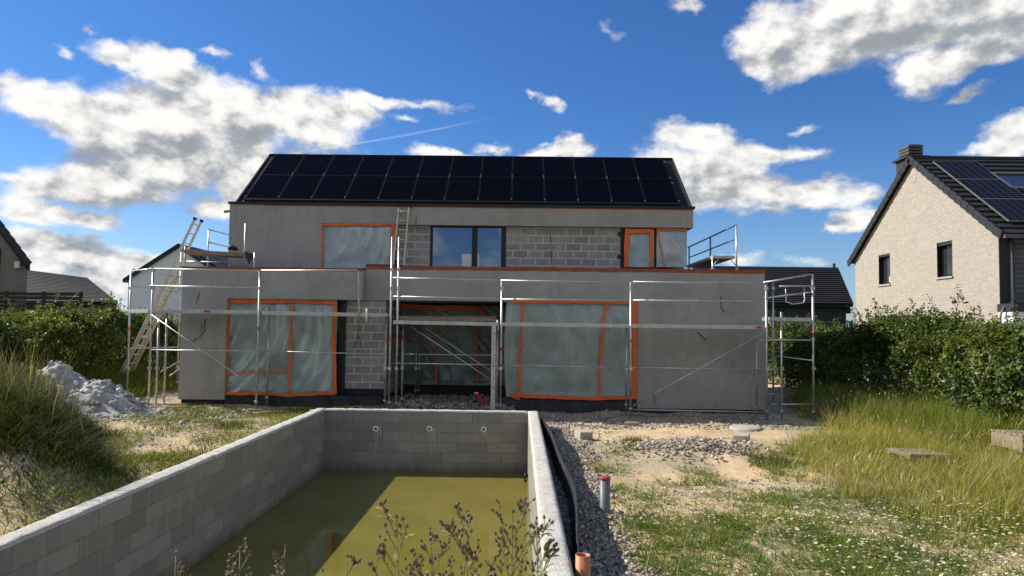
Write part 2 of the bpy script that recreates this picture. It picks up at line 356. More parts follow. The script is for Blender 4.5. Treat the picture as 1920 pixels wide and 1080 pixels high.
# ------------------------------------------------------------------ mesh builder
ORG = {}
def tag(o, label=None, cat=None, group=None, kind=None):
    if label: o['label'] = label
    if cat: o['category'] = cat
    if group: o['group'] = group
    if kind: o['kind'] = kind
    return o
def empty(name, loc, label, cat, group=None):
    o = bpy.data.objects.new(name, None); COL.objects.link(o); o.location = loc; o.empty_display_size = .2
    ORG[o.name] = Vector(loc); return tag(o, label, cat, group)
class MB:
    def __init__(s): s.v = []; s.f = []; s.mi = []
    def add(s, vs, fs, mi=0):
        b = len(s.v); s.v += [tuple(v) for v in vs]; s.f += [tuple(b + i for i in f) for f in fs]; s.mi += [mi] * len(fs); return s
    def box(s, x0, x1, y0, y1, z0, z1, mi=0):
        x0, x1 = min(x0, x1), max(x0, x1); y0, y1 = min(y0, y1), max(y0, y1); z0, z1 = min(z0, z1), max(z0, z1)
        vs = [(x0, y0, z0), (x1, y0, z0), (x1, y1, z0), (x0, y1, z0), (x0, y0, z1), (x1, y0, z1), (x1, y1, z1), (x0, y1, z1)]
        return s.add(vs, [(0, 3, 2, 1), (4, 5, 6, 7), (0, 1, 5, 4), (1, 2, 6, 5), (2, 3, 7, 6), (3, 0, 4, 7)], mi)
    def path(s, pts, r, n=8, cap=True, mi=0, radii=None):
        pts = [Vector(p) for p in pts]; rings = []
        up = None
        for i, p in enumerate(pts):
            d = (pts[min(i + 1, len(pts) - 1)] - pts[max(i - 1, 0)]).normalized()
            a = Vector((0, 0, 1)) if abs(d.z) < .9 else Vector((1, 0, 0))
            u = d.cross(a).normalized()
            if up is not None and u.dot(up) < 0: u = -u
            up = u; v = d.cross(u); rr = radii[i] if radii else r
            rings.append([p + (u * math.cos(2 * math.pi * k / n) + v * math.sin(2 * math.pi * k / n)) * rr for k in range(n)])
        vs = [q for rg in rings for q in rg]; fs = []
        for i in range(len(pts) - 1):
            for k in range(n):
                fs.append((i * n + k, i * n + (k + 1) % n, (i + 1) * n + (k + 1) % n, (i + 1) * n + k))
        if cap: fs += [tuple(range(n - 1, -1, -1)), tuple((len(pts) - 1) * n + k for k in range(n))]
        return s.add(vs, fs, mi)
    def tube(s, a, b, r, n=8, mi=0, r1=None): return s.path([a, b], r, n, True, mi, None if r1 is None else [r, r1])
    def prism(s, loop, vec, mi=0):
        n = len(loop); vec = Vector(vec); a = [Vector(p) for p in loop]; b = [p + vec for p in a]
        fs = [tuple(range(n)), tuple(range(2 * n - 1, n - 1, -1))] + [(i, i + n, (i + 1) % n + n, (i + 1) % n) for i in range(n)]
        return s.add(a + b, fs, mi)
    def lathe(s, c, prof, n=20, axis='z', mi=0):
        c = Vector(c); vs = []; fs = []
        for (r, z) in prof:
            for k in range(n):
                a = 2 * math.pi * k / n; x, y = r * math.cos(a), r * math.sin(a)
                vs.append(c + (Vector((x, y, z)) if axis == 'z' else Vector((x, z, y)) if axis == 'y' else Vector((z, x, y))))
        for i in range(len(prof) - 1):
            for k in range(n): fs.append((i * n + k, i * n + (k + 1) % n, (i + 1) * n + (k + 1) % n, (i + 1) * n + k))
        return s.add(vs, fs, mi)
    def beam(s, a, b, w, h, up=(0, 0, 1), mi=0):
        a, b = Vector(a), Vector(b); d = (b - a).normalized(); u = d.cross(Vector(up)).normalized() * w / 2; v = u.cross(d).normalized() * h / 2
        vs = [a - u - v, a + u - v, a + u + v, a - u + v, b - u - v, b + u - v, b + u + v, b - u + v]
        return s.add(vs, [(0, 1, 2, 3), (7, 6, 5, 4), (0, 4, 5, 1), (1, 5, 6, 2), (2, 6, 7, 3), (3, 7, 4, 0)], mi)
    def build(s, name, mat, parent=None, smooth=False, org=None, bevel=0.0, fix=True, raw=False):
        o0 = Vector((0, 0, 0)) if raw else ORG[parent.name] if parent is not None else Vector(org if org is not None else (0, 0, 0))
        me = bpy.data.meshes.new(name); me.from_pydata([(v[0] - o0.x, v[1] - o0.y, v[2] - o0.z) for v in s.v], [], s.f)
        for mm in (mat if isinstance(mat, (list, tuple)) else [mat]): me.materials.append(mm)
        if isinstance(mat, (list, tuple)): me.polygons.foreach_set('material_index', s.mi)
        if fix:
            import bmesh
            bm = bmesh.new(); bm.from_mesh(me); bmesh.ops.recalc_face_normals(bm, faces=bm.faces); bm.to_mesh(me); bm.free()
        if smooth: me.polygons.foreach_set('use_smooth', [len(p.vertices) == 4 for p in me.polygons])
        o = bpy.data.objects.new(name, me); COL.objects.link(o)
        if parent is not None: o.parent = parent
        else: o.location = o0
        ORG[o.name] = o0
        if bevel:
            bv = o.modifiers.new('bevel', 'BEVEL'); bv.width = bevel; bv.segments = 2; bv.limit_method = 'ANGLE'
        return o
def npmesh(name, verts, faces_flat, loop_tot, mat, tint=None, parent=None, org=(0, 0, 0), smooth=False):
    "large mesh straight from arrays; tint is one rgb per vertex"
    org = ORG[parent.name] if parent is not None else Vector(org)
    me = bpy.data.meshes.new(name); nv = len(verts); nf = len(loop_tot)
    me.vertices.add(nv); me.loops.add(len(faces_flat)); me.polygons.add(nf)
    me.vertices.foreach_set('co', (np.asarray(verts, np.float32) - np.array(org, np.float32)).ravel())
    me.loops.foreach_set('vertex_index', np.asarray(faces_flat, np.int32))
    st = np.zeros(nf, np.int32); st[1:] = np.cumsum(loop_tot)[:-1]
    me.polygons.foreach_set('loop_start', st)
    if smooth: me.polygons.foreach_set('use_smooth', np.ones(nf, bool))
    me.update(calc_edges=True); me.validate()
    if tint is not None:
        at = me.attributes.new('tint', 'FLOAT_COLOR', 'POINT')
        at.data.foreach_set('color', np.concatenate([tint, np.ones((nv, 1))], 1).astype(np.float32).ravel())
    me.materials.append(mat)
    o = bpy.data.objects.new(name, me); COL.objects.link(o)
    if parent is not None: o.parent = parent
    else: o.location = org
    ORG[o.name] = org
    return o

# value noise (numpy)
def vnoise(x, y, seed=0):
    x = np.asarray(x, float); y = np.asarray(y, float); xi = np.floor(x).astype(np.int64); yi = np.floor(y).astype(np.int64); fx = x - xi; fy = y - yi
    fx = fx * fx * (3 - 2 * fx); fy = fy * fy * (3 - 2 * fy)
    def h(a, b):
        n = (a * 374761393 + b * 668265263 + seed * 974711) & 0xffffffff
        n = ((n ^ (n >> 13)) * 1274126177) & 0xffffffff
        return ((n ^ (n >> 16)) & 0xffff) / 65535.0
    return (h(xi, yi) * (1 - fx) + h(xi + 1, yi) * fx) * (1 - fy) + (h(xi, yi + 1) * (1 - fx) + h(xi + 1, yi + 1) * fx) * fy
def fbm(x, y, seed=0, oct=4):
    s = 0; a = .5
    for i in range(oct): s = s + a * vnoise(x * 2 ** i, y * 2 ** i, seed + i * 17); a *= .5
    return s / (1 - .5 ** oct)
def sst(a, b, x):
    t = np.clip((x - a) / (b - a), 0, 1); return t * t * (3 - 2 * t)

# ------------------------------------------------------------------ ground
PX0, PX1, PY0, PY1, WT = -3.85, 0.19, 3.4, 14.9, 0.20     # pool inner bounds, wall thickness
WATER_Z = -1.2
def hgt(x, y):
    x = np.asarray(x, float); y = np.asarray(y, float)
    right = sst(-3.9, 0.4, x)
    h = -0.16 * (1 - right) + -0.34 * right
    nearhouse = sst(13.5, 16.5, y) * (1 - right); h = h - 0.10 * nearhouse
    h = h + sst(2.2, .4, y) * .2
    h = h + .40 * sst(-8.6, -11.5, x) * sst(15.5, 20, y)
    eb = -5.0 - .66 * (np.clip(y, 7, 20) - 9.5)
    h = h + (.92 * sst(eb, eb - 1.5, x) + .8 * sst(eb - 2.0, eb - 3.2, x)) * sst(6.0, 8.6, y) * sst(15.0, 12.6, y)
    h = h + .16 * np.exp(-(((x - 2.75) / .95) ** 2 + ((y - 12.5) / .8) ** 2))
    h = h + .12 * sst(6.5, 9, x)
    n = (fbm(x * .9, y * .9, 3, 4) - .5) * .13 + (fbm(x * 4, y * 4, 5, 3) - .5) * .05
    d = np.minimum(np.abs(x - PX0 + WT), np.abs(x - PX1 - WT))
    return h + n * np.clip(.35 + d, 0, 1)
def axis(a, b, step, far, extra):
    c = list(np.arange(a, b + 1e-6, step)) + [a - 1, a - 2.5, a - 5, a - 10, a - 20, a - 45, a - 100, -far] + [b + 1, b + 2.5, b + 5, b + 10, b + 20, b + 45, b + 100, far]
    c = [v for v in c if all(abs(v - e) > step * .45 for e in extra)] + list(extra)
    return np.array(sorted(c))
gx = axis(-12, 10, .11, 600, [PX0 - WT, PX1 + WT]); gy = axis(-2, 21, .11, 700, [PY0 - WT, PY1 + WT])
XX, YY = np.meshgrid(gx, gy); ZZ = hgt(XX, YY)
nx, ny = len(gx), len(gy)
vv = np.stack([XX, YY, ZZ], -1).reshape(-1, 3)
ii, jj = np.meshgrid(np.arange(nx - 1), np.arange(ny - 1)); cxm = (gx[ii] + gx[ii + 1]) / 2; cym = (gy[jj] + gy[jj + 1]) / 2
keep = ~((cxm > PX0 - WT) & (cxm < PX1 + WT) & (cym > PY0 - WT) & (cym < PY1 + WT))
a = (jj * nx + ii)[keep]
fc = np.stack([a, a + 1, a + 1 + nx, a + nx], -1)
g = npmesh('ground', vv, fc.ravel(), np.full(len(fc), 4), SOIL, smooth=True); tag(g, kind='structure')
def H(x, y): return float(hgt(x, y))

# ------------------------------------------------------------------ pool
pool = empty('swimming_pool', (-1.8, PY1, -2.2), 'long unfinished swimming pool of grey concrete blocks half full of green water', 'swimming pool')
ZB = -2.0
MB().box(PX0, PX1, PY1, PY1 + WT, ZB, -.012).build('end_wall', POOLX, pool)
MB().box(PX0, PX1, PY0 - WT, PY0, ZB, -.012).build('end_wall', POOLX, pool)
MB().box(PX0 - WT, PX0, PY0 - WT, PY1 + WT, ZB, -.012).build('side_wall', POOLY, pool)
MB().box(PX1, PX1 + WT, PY0 - WT, PY1 + WT, ZB, -.012).build('side_wall', POOLY, pool)
MB().box(PX0, PX1, PY0, PY1, ZB - .2, ZB).build('pool_floor', POOLX, pool)
def captop(x0, x1, y0, y1):
    nx = max(2, int((x1 - x0) / .04)); ny = max(2, int((y1 - y0) / .04)); xs = np.linspace(x0, x1, nx + 1); ys = np.linspace(y0, y1, ny + 1)
    X, Y = np.meshgrid(xs, ys); Z = .006 + (fbm(X * 9, Y * 9, 8, 4) - .5) * .022
    ed = (X == x0) | (X == x1) | (Y == y0) | (Y == y1); Z = np.where(ed, -.004 + (fbm(X * 7, Y * 7, 4, 3) - .5) * .012, Z)
    v = np.stack([X, Y, Z], -1).reshape(-1, 3); i, j = np.meshgrid(np.arange(nx), np.arange(ny)); q = (j * (nx + 1) + i).ravel()
    f = np.stack([q, q + 1, q + nx + 2, q + nx + 1], -1); sk = v.copy(); sk[:, 2] = -.03
    nn = len(v); loop = [k for k in range(nx)] + [k * (nx + 1) + nx for k in range(ny)] + [ny * (nx + 1) + nx - k for k in range(nx)] + [(ny - k) * (nx + 1) for k in range(ny)]
    e = np.array(loop); e2 = np.roll(e, -1); sf = np.stack([e2, e, e + nn, e2 + nn], -1)
    return np.concatenate([v, sk]), np.concatenate([f, sf])
for bx in ((PX0 - WT - .002, PX0 + .002, PY0 - WT, PY1 + WT), (PX1 - .002, PX1 + WT + .002, PY0 - WT, PY1 + WT), (PX0 + .003, PX1 - .003, PY1 - .002, PY1 + WT), (PX0 + .003, PX1 - .003, PY0 - WT, PY0 + .002)):
    v, f = captop(*bx); npmesh('coping', v, f.ravel(), np.full(len(f), 4), CAPM, parent=pool)
for (px, py) in ((704.5, 804), (805, 804), (907, 805)):
    c = P(px, py, PY1); c.y = PY1 - .001
    noz = MB().lathe(c, [(.022, -.014), (.028, -.018), (.055, -.016), (.062, -.004), (.062, 0)], 24, 'y').build('nozzle', WHITEP, pool, True)
    MB().lathe(c, [(.0, -.004), (.024, -.004), (.024, -.012)], 20, 'y').build('outlet', BLACK, noz)
    rr = random.Random(px); st = MB()
    for k in range(5):   # lime run below each nozzle
        x = c.x + rr.uniform(-.12, .12); z0 = c.z + rr.uniform(-.02, .06); L = rr.uniform(.15, .5); ww = rr.uniform(.006, .016)
        st.prism([(x - ww, PY1 - .001, z0), (x + ww, PY1 - .001, z0), (x + ww * .5 + .01, PY1 - .001, z0 - L), (x - ww * .3 + .01, PY1 - .001, z0 - L)], (0, -.003, 0))
    st.build('lime_streak', LIMEM, pool)
c = Vector((PX1, 13.6, -1.02))
MB().path([c + Vector((-.005 - .06 * math.sin(a * .5), .07 * math.cos(a), .08 * math.sin(a))) for a in np.linspace(0, 6.0, 18)], .014, 8).build('hose_loop', BLACK, pool, True)
wm = MB().box(PX0 + .002, PX1 - .002, PY0 + .002, PY1 - .002, WATER_Z - .7, WATER_Z).build('pool_water', WATER); tag(wm, kind='structure')
DEBM = simple('floating scum', (.30, .27, .10), .8, .4, 20)
m = MB(); rr = random.Random(5)
for k in range(260):
    u = rr.random()
    if u < .45: x = PX0 + .03 + abs(rr.gauss(0, .12)); y = rr.uniform(PY0 + 1, PY1 - .1)
    elif u < .7: y = PY1 - .03 - abs(rr.gauss(0, .12)); x = rr.uniform(PX0 + .1, PX1 - .1)
    else: x = rr.uniform(PX0 + .1, PX1 - .1); y = rr.uniform(PY0 + 1, PY1 - .1)
    r = rr.uniform(.006, .026) * (1.8 if rr.random() < .06 else 1); n = rr.randint(5, 7); a0_ = rr.random() * 6
    lp = [(x + math.cos(a0_ + 6.283 * i / n) * r * rr.uniform(.5, 1.2), y + math.sin(a0_ + 6.283 * i / n) * r * rr.uniform(.4, 1.6), WATER_Z + .001) for i in range(n)]
    m.prism(lp, (0, 0, .003))
o = m.build('floating_debris', DEBM); tag(o, kind='stuff')

# ------------------------------------------------------------------ the house under construction
YL, YR_, YU = 17.8, 18.1, 19.5
house = empty('unfinished_house', (-1, 20, -.3), 'unfinished grey plastered house with black solar roof behind the scaffolding', 'house')
def fx(px, Y, py=600): return P(px, py, Y).x
def fz(py, Y, px=800): return P(px, py, Y).z
XL0, XL1 = fx(339, YL), fx(678, YL)
XR1 = fx(1435, YR_); XR0 = fx(676, YR_)
ZTL, ZTR = 3.00, 3.10
xo = fx(425, YL); zf = fz(561, YL, 550); zb = -.14
MB().prism([(XL0, YL, zb), (xo, YL, zb), (xo, YL, zf), (XL1, YL, zf), (XL1, YL, ZTL), (XL0, YL, ZTL)], (0, .34, 0)).build('front_wall', PLASTER, house, bevel=.008)
xw1 = fx(1195, YR_); zfr = fz(565, YR_, 900)
MB().prism([(XL1 + .005, YR_, zfr), (xw1, YR_, zfr), (xw1, YR_, -.24), (XR1, YR_, -.24), (XR1, YR_, ZTR), (XL1 + .005, YR_, ZTR)], (0, .34, 0)).build('front_wall', PLASTER, house, bevel=.008)
MB().box(XL0, XL0 + .34, YL + .343, 26, zb, ZTL).build('side_wall', PLASTER, house)
MB().box(XR1 - .34, XR1, YR_ + .343, 26, -.24, ZTR).build('side_wall', PLASTER, house)
MB().box(XL0 + .343, XR1 - .343, 25.7, 26, -.3, ZTL).build('back_wall', PLASTER, house)
MB().box(XL0 + .343, XR1 - .343, YR_ + .345, 25.69, 2.42, 2.70).build('flat_roof', BITUM, house)
xs = np.linspace(XL0 + .3, XL1, 14)
def strip(name, x0, x1, y0, z0, z1, mat, jit=.008, dep=.40, n=24, seed=1):
    rr = random.Random(seed); m = MB(); xs = [x0 + (x1 - x0) * k / n for k in range(n + 1)]; lo = [z0 + rr.uniform(-jit, jit) for _ in xs]; hi = [z1 + rr.uniform(-jit * .6, jit * .6) for _ in xs]
    for k in range(n):
        m.add([(xs[k], y0, lo[k]), (xs[k + 1], y0, lo[k + 1]), (xs[k + 1], y0, hi[k + 1]), (xs[k], y0, hi[k]), (xs[k], y0 + dep, lo[k]), (xs[k + 1], y0 + dep, lo[k + 1]), (xs[k + 1], y0 + dep, hi[k + 1]), (xs[k], y0 + dep, hi[k])],
              [(0, 1, 2, 3), (3, 2, 6, 7), (4, 7, 6, 5), (0, 4, 5, 1)])
    return m.build(name, mat, house)
strip('parapet_cap', XL0 - .02, XL1 - .01, YL - .012, ZTL - .035, ZTL + .03, CAPO, seed=2)
strip('parapet_cap', XL1 + .005, XR1 + .02, YR_ - .012, ZTR - .06, ZTR + .03, CAPO, seed=3, n=40)
strip('drip_edge', XL1 + .01, XL1 + .9, YR_ - .02, ZTR + .032, ZTR + .055, BLACK, .003, seed=5, n=6)
# soffits and recess
zs = zfr
MB().box(xo, XR1 - .345, YR_ + .345, 21.0, zs + .02, zs + .10).build('soffit', PLASTER, house)
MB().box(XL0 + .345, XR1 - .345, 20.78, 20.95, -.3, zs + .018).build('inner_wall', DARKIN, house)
x_rec1 = fx(947, YR_ + .2)
xp0, xp1 = fx(646, 18.15), fx(723, 18.15)
pier = MB().box(xp0, xp1, 18.15, 18.5, fz(729, 18.15, 680), zs + .015).build('block_pier', BLOCK, house, bevel=.006)
MB().box(xp0 + .02, xp1 - .01, 18.22, 18.5, -.45, fz(729, 18.15, 680) - .003).build('pier_base', BITUM, house)
MB().box(xp1 - .1, xp1, 18.505, 20.775, -.05, zs + .015).build('recess_wall', BLOCK, house)
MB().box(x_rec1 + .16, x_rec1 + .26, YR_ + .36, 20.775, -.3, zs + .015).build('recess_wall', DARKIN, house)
# black base strips
def wavybox(name, x0, x1, y, z0, z1, seed):
    n = 30; rr = random.Random(seed); m = MB(); vs = []
    for k in range(n + 1):
        x = x0 + (x1 - x0) * k / n
        vs += [(x, y + rr.uniform(-.02, .02), z1 + rr.uniform(-.01, .01)), (x, y - .05 + rr.uniform(-.03, .02), (z0 + z1) / 2), (x, y - .1 + rr.uniform(-.04, .02), z0), (x, y + .3, z1)]
    fs = []
    for k in range(n):
        b = k * 4; fs += [(b, b + 4, b + 5, b + 1), (b + 1, b + 5, b + 6, b + 2), (b + 3, b + 7, b + 4, b)]
    m.add(vs, fs); return m.build(name, BITUM, house)
wavybox('base_membrane', XL0 + .05, fx(420, YL), YL + .08, -.5, zb - .003, 3)
wavybox('base_membrane', xo + .005, xp1, YL + .10, -.5, fz(741, YL, 530), 4)
wavybox('base_membrane', fx(953, YR_), xw1 - .02, YR_ + .04, -.55, fz(749, YR_, 1060), 5)
wavybox('base_membrane', xw1, XR1 - .03, YR_ + .12, -.6, -.245, 6)
# plastic film
def filmsheet(x0, x1, z0, z1, Y, seed, ang, mat, parent=house, amp=.03, skew=None, curve=.5):
    nxx, nzz = int((x1 - x0) / .025), int((z1 - z0) / .025)
    U, V = np.meshgrid(np.linspace(0, 1, nxx), np.linspace(0, 1, nzz)); X = x0 + U * (x1 - x0); Z = z0 + V * (z1 - z0)
    if skew: X, Z = skew(U, V, X, Z)
    A = R(ang) + curve * (V - .5); lx, lz = X - (x0 + x1) / 2, Z - z0
    s = lx * np.cos(A) + lz * np.sin(A); t = -lx * np.sin(A) + lz * np.cos(A)
    n = fbm(s * 3.2, t * .45, seed, 3); n2 = fbm(s * 7 + 7, t * .9, seed + 5, 3); n3 = fbm(lx * 1.2, lz * 1.2, seed + 9, 3)
    rid = (1 - np.abs(2 * n - 1)) ** 9; rid2 = (1 - np.abs(2 * n2 - 1)) ** 10
    ed = np.clip(np.minimum(np.minimum(U, 1 - U) * (x1 - x0), np.minimum(V, 1 - V) * (z1 - z0)) / .12, .12, 1)
    D = (rid * amp * sst(.35, .65, n3 + .05) + rid2 * amp * .35 * sst(.4, .6, n3) + (n3 - .5) * .12 * ed) * ed
    v = np.stack([X, Y - D, Z], -1).reshape(-1, 3); i, j = np.meshgrid(np.arange(nxx - 1), np.arange(nzz - 1)); q = (j * nxx + i).ravel()
    f = np.stack([q, q + 1, q + nxx + 1, q + nxx], -1)
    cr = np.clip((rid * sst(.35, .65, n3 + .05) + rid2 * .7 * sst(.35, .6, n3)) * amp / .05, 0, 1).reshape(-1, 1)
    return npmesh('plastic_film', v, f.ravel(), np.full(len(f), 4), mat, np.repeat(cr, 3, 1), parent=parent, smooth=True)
def tape(pts, wd, Y, seed=0, jit=.012, th=.005):
    rr = random.Random(seed); fine = []
    for i in range(len(pts) - 1):
        a, b = pts[i], pts[i + 1]; n = max(2, int(math.hypot(b[0] - a[0], b[1] - a[1]) / .18))
        for k in range(n + (i == len(pts) - 2)): fine.append((a[0] + (b[0] - a[0]) * k / n, a[1] + (b[1] - a[1]) * k / n))
    L, Rr = [], []
    for i, p in enumerate(fine):
        q0, q1 = fine[max(i - 1, 0)], fine[min(i + 1, len(fine) - 1)]; d = Vector((q1[0] - q0[0], q1[1] - q0[1])).normalized(); nrm = Vector((-d.y, d.x))
        L.append(Vector(p) + nrm * (wd / 2 + rr.uniform(-jit, jit))); Rr.append(Vector(p) - nrm * (wd / 2 + rr.uniform(-jit, jit)))
    m = MB(); vs = []
    for l, r_ in zip(L, Rr):
        y = Y + rr.uniform(-.003, .003); vs += [(l.x, y, l.y), (r_.x, y, r_.y), (l.x, y + th, l.y), (r_.x, y + th, r_.y)]
    fs = []
    for i in range(len(L) - 1):
        b = i * 4; fs += [(b, b + 4, b + 5, b + 1), (b + 2, b + 3, b + 7, b + 6), (b, b + 2, b + 6, b + 4), (b + 1, b + 5, b + 7, b + 3)]
    m.add(vs, fs); return m
def tapes(lst, Y, parent, seed=0):
    out = []
    for k, (pts, wd) in enumerate(lst):
        q = [(P(x, y, Y).x, P(x, y, Y).z) for x, y in pts]
        out.append(tape(q, wd, Y - .012 - .006 * (k % 3), seed + k).build('tape', TAPE, parent))
    return out
# ground-floor window, left
Yf = YL + .16
def RC(x0, y0, x1, y1, Y):
    a, b = P(x0, (y0 + y1) / 2, Y), P(x1, (y0 + y1) / 2, Y); return a.x, b.x, P((x0 + x1) / 2, y1, Y).z, P((x0 + x1) / 2, y0, Y).z
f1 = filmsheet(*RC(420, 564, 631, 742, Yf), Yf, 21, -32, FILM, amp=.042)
tapes([([(423, 564), (560, 564), (632, 567)], .10), ([(429, 566), (422, 740)], .10), ([(421, 738), (500, 738), (545, 741), (628, 737)], .075), ([(629, 566), (626, 640), (628, 738)], .09), ([(548, 570), (545, 655), (541, 738)], .065), ([(424, 700), (480, 697), (543, 695)], .05), ([(507, 566), (507, 575)], .03)], Yf - .07, f1, 40)
MB().box(fx(630, Yf + .1), xp0 + .05, Yf + .12, Yf + .16, fz(741, Yf, 640), zf).build('gap_shade_strip', BLACK, house)  # solid black strip, shade of the gap put into its colour
# big ground-floor window, right of the recess
Yg = YR_ + .06
def sk(U, V, X, Z): return X - .06 * np.sin(V * 3) * (1 - U) ** 4, Z
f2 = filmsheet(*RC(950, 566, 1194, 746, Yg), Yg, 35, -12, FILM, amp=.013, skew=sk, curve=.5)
tapes([([(957, 565), (1060, 566), (1194, 568)], .06), ([(1190, 566), (1190, 746)], .11), ([(957, 741), (1030, 744), (1110, 747), (1194, 745)], .09), ([(981, 570), (976, 650), (973, 740)], .06), ([(1136, 570), (1128, 640), (1124, 742)], .06), ([(1132, 580), (1142, 576)], .07), ([(957, 740), (975, 745)], .12)], Yg - .07, f2, 60)
# film wrapping back into the recess
nn = 40; U, V = np.meshgrid(np.linspace(0, 1, nn), np.linspace(0, 1, nn * 2)); xa = fx(951, Yg)
Xc = xa + .02 + .05 * (fbm(U * 6, V * 2, 3, 3) - .5) - .06 * V * (1 - U); Yc = Yg + U * .6; Zc = fz(745, Yg, 960) + V * (fz(566, Yg, 960) - fz(745, Yg, 960))
v = np.stack([Xc, Yc, Zc], -1).reshape(-1, 3); i, j = np.meshgrid(np.arange(nn - 1), np.arange(nn * 2 - 1)); q = (j * nn + i).ravel(); f = np.stack([q, q + 1, q + nn + 1, q + nn], -1)
npmesh('plastic_film', v, f.ravel(), np.full(len(f), 4), FILM, parent=house, smooth=True)
# loose flap curling out of the recess edge
m = MB()
fl = [P(961, 566, 17.95), P(954, 590, 17.7), P(949, 612, 17.6), P(952, 622, 17.65), P(957, 618, 17.9)]
m.prism([fl[0], fl[1], fl[2], fl[3], fl[4]], (0, .02, 0)); m.build('film_flap', WHITEP, house)
# recess film at the back
Yb = 20.65
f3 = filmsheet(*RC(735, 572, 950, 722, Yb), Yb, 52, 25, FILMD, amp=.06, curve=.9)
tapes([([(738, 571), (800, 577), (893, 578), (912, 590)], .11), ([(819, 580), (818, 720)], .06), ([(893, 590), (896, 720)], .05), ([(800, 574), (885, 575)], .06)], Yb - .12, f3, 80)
# loose cables out of the plaster
def cable(pts, Y, r=.008, name='cable_end'):
    return MB().path([P(x, y, Y) for x, y in pts], r, 6).build(name, BLACK, house, True)
cable([(362, 642), (366, 637), (377, 630), (384, 618), (384, 603), (388, 597)], YL - .02); cable([(376, 622), (379, 615), (378, 610)], YL - .02)
cable([(368, 570), (371, 560), (374, 548)], YL - .015, .006)
cable([(1352, 556), (1352, 576), (1357, 585)], YR_ - .02); cable([(1307, 622), (1314, 629), (1324, 638)], YR_ - .025, .01)
cable([(1228, 762), (1227, 745), (1224, 735)], YR_ - .02, .006)
cable([(673, 600), (672, 628), (663, 655)], 18.1, .006); cable([(673, 630), (680, 655)], 18.1, .006)

# ---- upper storey
XU0, XU1 = fx(429, YU, 440), fx(1288, YU, 460); XF1 = fx(1300, YU, 410)
zt = fz(387, YU, 860) + .0; zfb = fz(424, YU, 1000); zfl = fz(424, YU, 1000)
xwin0 = fx(602, YU, 460); xwin1 = fx(741, YU, 460)
zwt = fz(419, YU, 670)
MB().prism([(XU0, YU, 2.71), (xwin0, YU, 2.71), (xwin0, YU, zwt), (xwin1, YU, zwt), (xwin1, YU, zfb), (XF1, YU, zfb), (XF1, YU, zt), (XU0, YU, zt)], (0, .30, 0)).build('upper_front_wall', PLASTER, house, bevel=.008)
MB().box(XU0, XU0 + .3, YU + .303, 24.5, 2.705, zt).build('upper_side_wall', PLASTER, house)
MB().box(XU1 - .3, XU1, YU + .303, 24.5, 2.705, zt).build('upper_side_wall', PLASTER, house)
MB().box(XU1 + .003, XF1, YU + .303, 24.5, zfb, zt).build('overhang', PLASTER, house)
MB().box(XU0 + .303, XU1 - .303, 24.2, 24.5, 2.705, zt).build('upper_back_wall', PLASTER, house)
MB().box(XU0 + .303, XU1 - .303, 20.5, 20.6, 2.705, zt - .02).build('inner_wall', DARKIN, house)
xb0, xb1 = fx(806, YU + .16, 460), fx(949, YU + .16, 460); xb2 = fx(1166, YU + .16, 460)
Yk = YU + .16
MB().box(xwin1 + .003, xb0, Yk, Yk + .15, 2.706, zfb + .02).build('block_wall', BLOCK, house)
MB().box(xb1, xb2, Yk, Yk + .15, 2.706, zfb + .02).build('block_wall', BLOCK, house)
# mortar smear on the blocks
ms_ = MB(); q = [(1026, 493), (1032, 488), (1040, 470), (1046, 458), (1054, 450), (1056, 460), (1044, 475), (1036, 492), (1030, 498)]
ms_.prism([P(x, y, Yk - .001) for x, y in q], (0, -.004, 0)); ms_.build('mortar_smear', CONC, house)
cable([(1033, 408), (1032, 440), (1034, 495)], Yk - .02, .006); cable([(780, 405), (780, 420)], YU - .012, .006)
# eave trims
MB().box(XU0 - .03, XF1 + .04, YU - .05, YU + .34, zt + .002, zt + .06).build('eave_trim', BLACK, house)
strip('eave_tape', XU0 + .9, XF1 - .02, YU - .014, zt - .03, zt - .001, CAPO, .004, .02, 30, 9)
# upper windows and film
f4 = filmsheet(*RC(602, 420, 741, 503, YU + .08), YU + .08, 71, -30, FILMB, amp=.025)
tapes([([(602, 421), (741, 422)], .06), ([(604, 420), (602, 503)], .055), ([(738, 421), (734, 503)], .085)], YU + .02, f4, 90)
zwb = 2.92
Yw = Yk + .03
wdw = MB().box(xb0 + .003, xb1 - .003, Yw + .06, Yw + .08, zwb, zfb).build('window', GLASSD, house)
m = MB(); xm0, xm1 = fx(885, Yw, 460), fx(893, Yw, 460); t_ = .07
m.box(xb0 + .003, xb0 + .003 + t_, Yw - .03, Yw + .05, zwb, zfb + .01); m.box(xb1 - .13, xb1 - .003, Yw - .03, Yw + .05, zwb, zfb + .01)
m.box(xb0 + .003 + t_, xb1 - .13, Yw - .028, Yw + .05, zfb - .04, zfb + .01); m.box(xb0 + .003 + t_, xb1 - .13, Yw - .028, Yw + .05, zwb, zwb + .12); m.box(xm0, xm1 + .03, Yw - .03, Yw + .05, zwb + .12, zfb - .04)
m.build('frame', BLACK, wdw, bevel=.004)
MB().box(xb0 + t_ + .006, xm0 - .003, Yw + .0, Yw + .03, zwb + .12, zfb - .043).build('pane', GLASS, wdw)
MB().box(xm1 + .033, xb1 - .133, Yw + .0, Yw + .03, zwb + .12, zfb - .043).build('pane', GLASS, wdw)
a_ = P(866, 476, Yw - .01); b_ = P(885, 499, Yw - .01)
MB().box(a_.x, xm0 - .005, Yw - .008, Yw - .003, zwb + .12, a_.z).build('white_patch', WHITEP, wdw)  # white rectangle in front of the lower pane
MB().box(xm1 + .034, P(899, 480, Yw).x, Yw - .008, Yw - .003, zwb + .12, a_.z).build('white_patch', WHITEP, wdw)
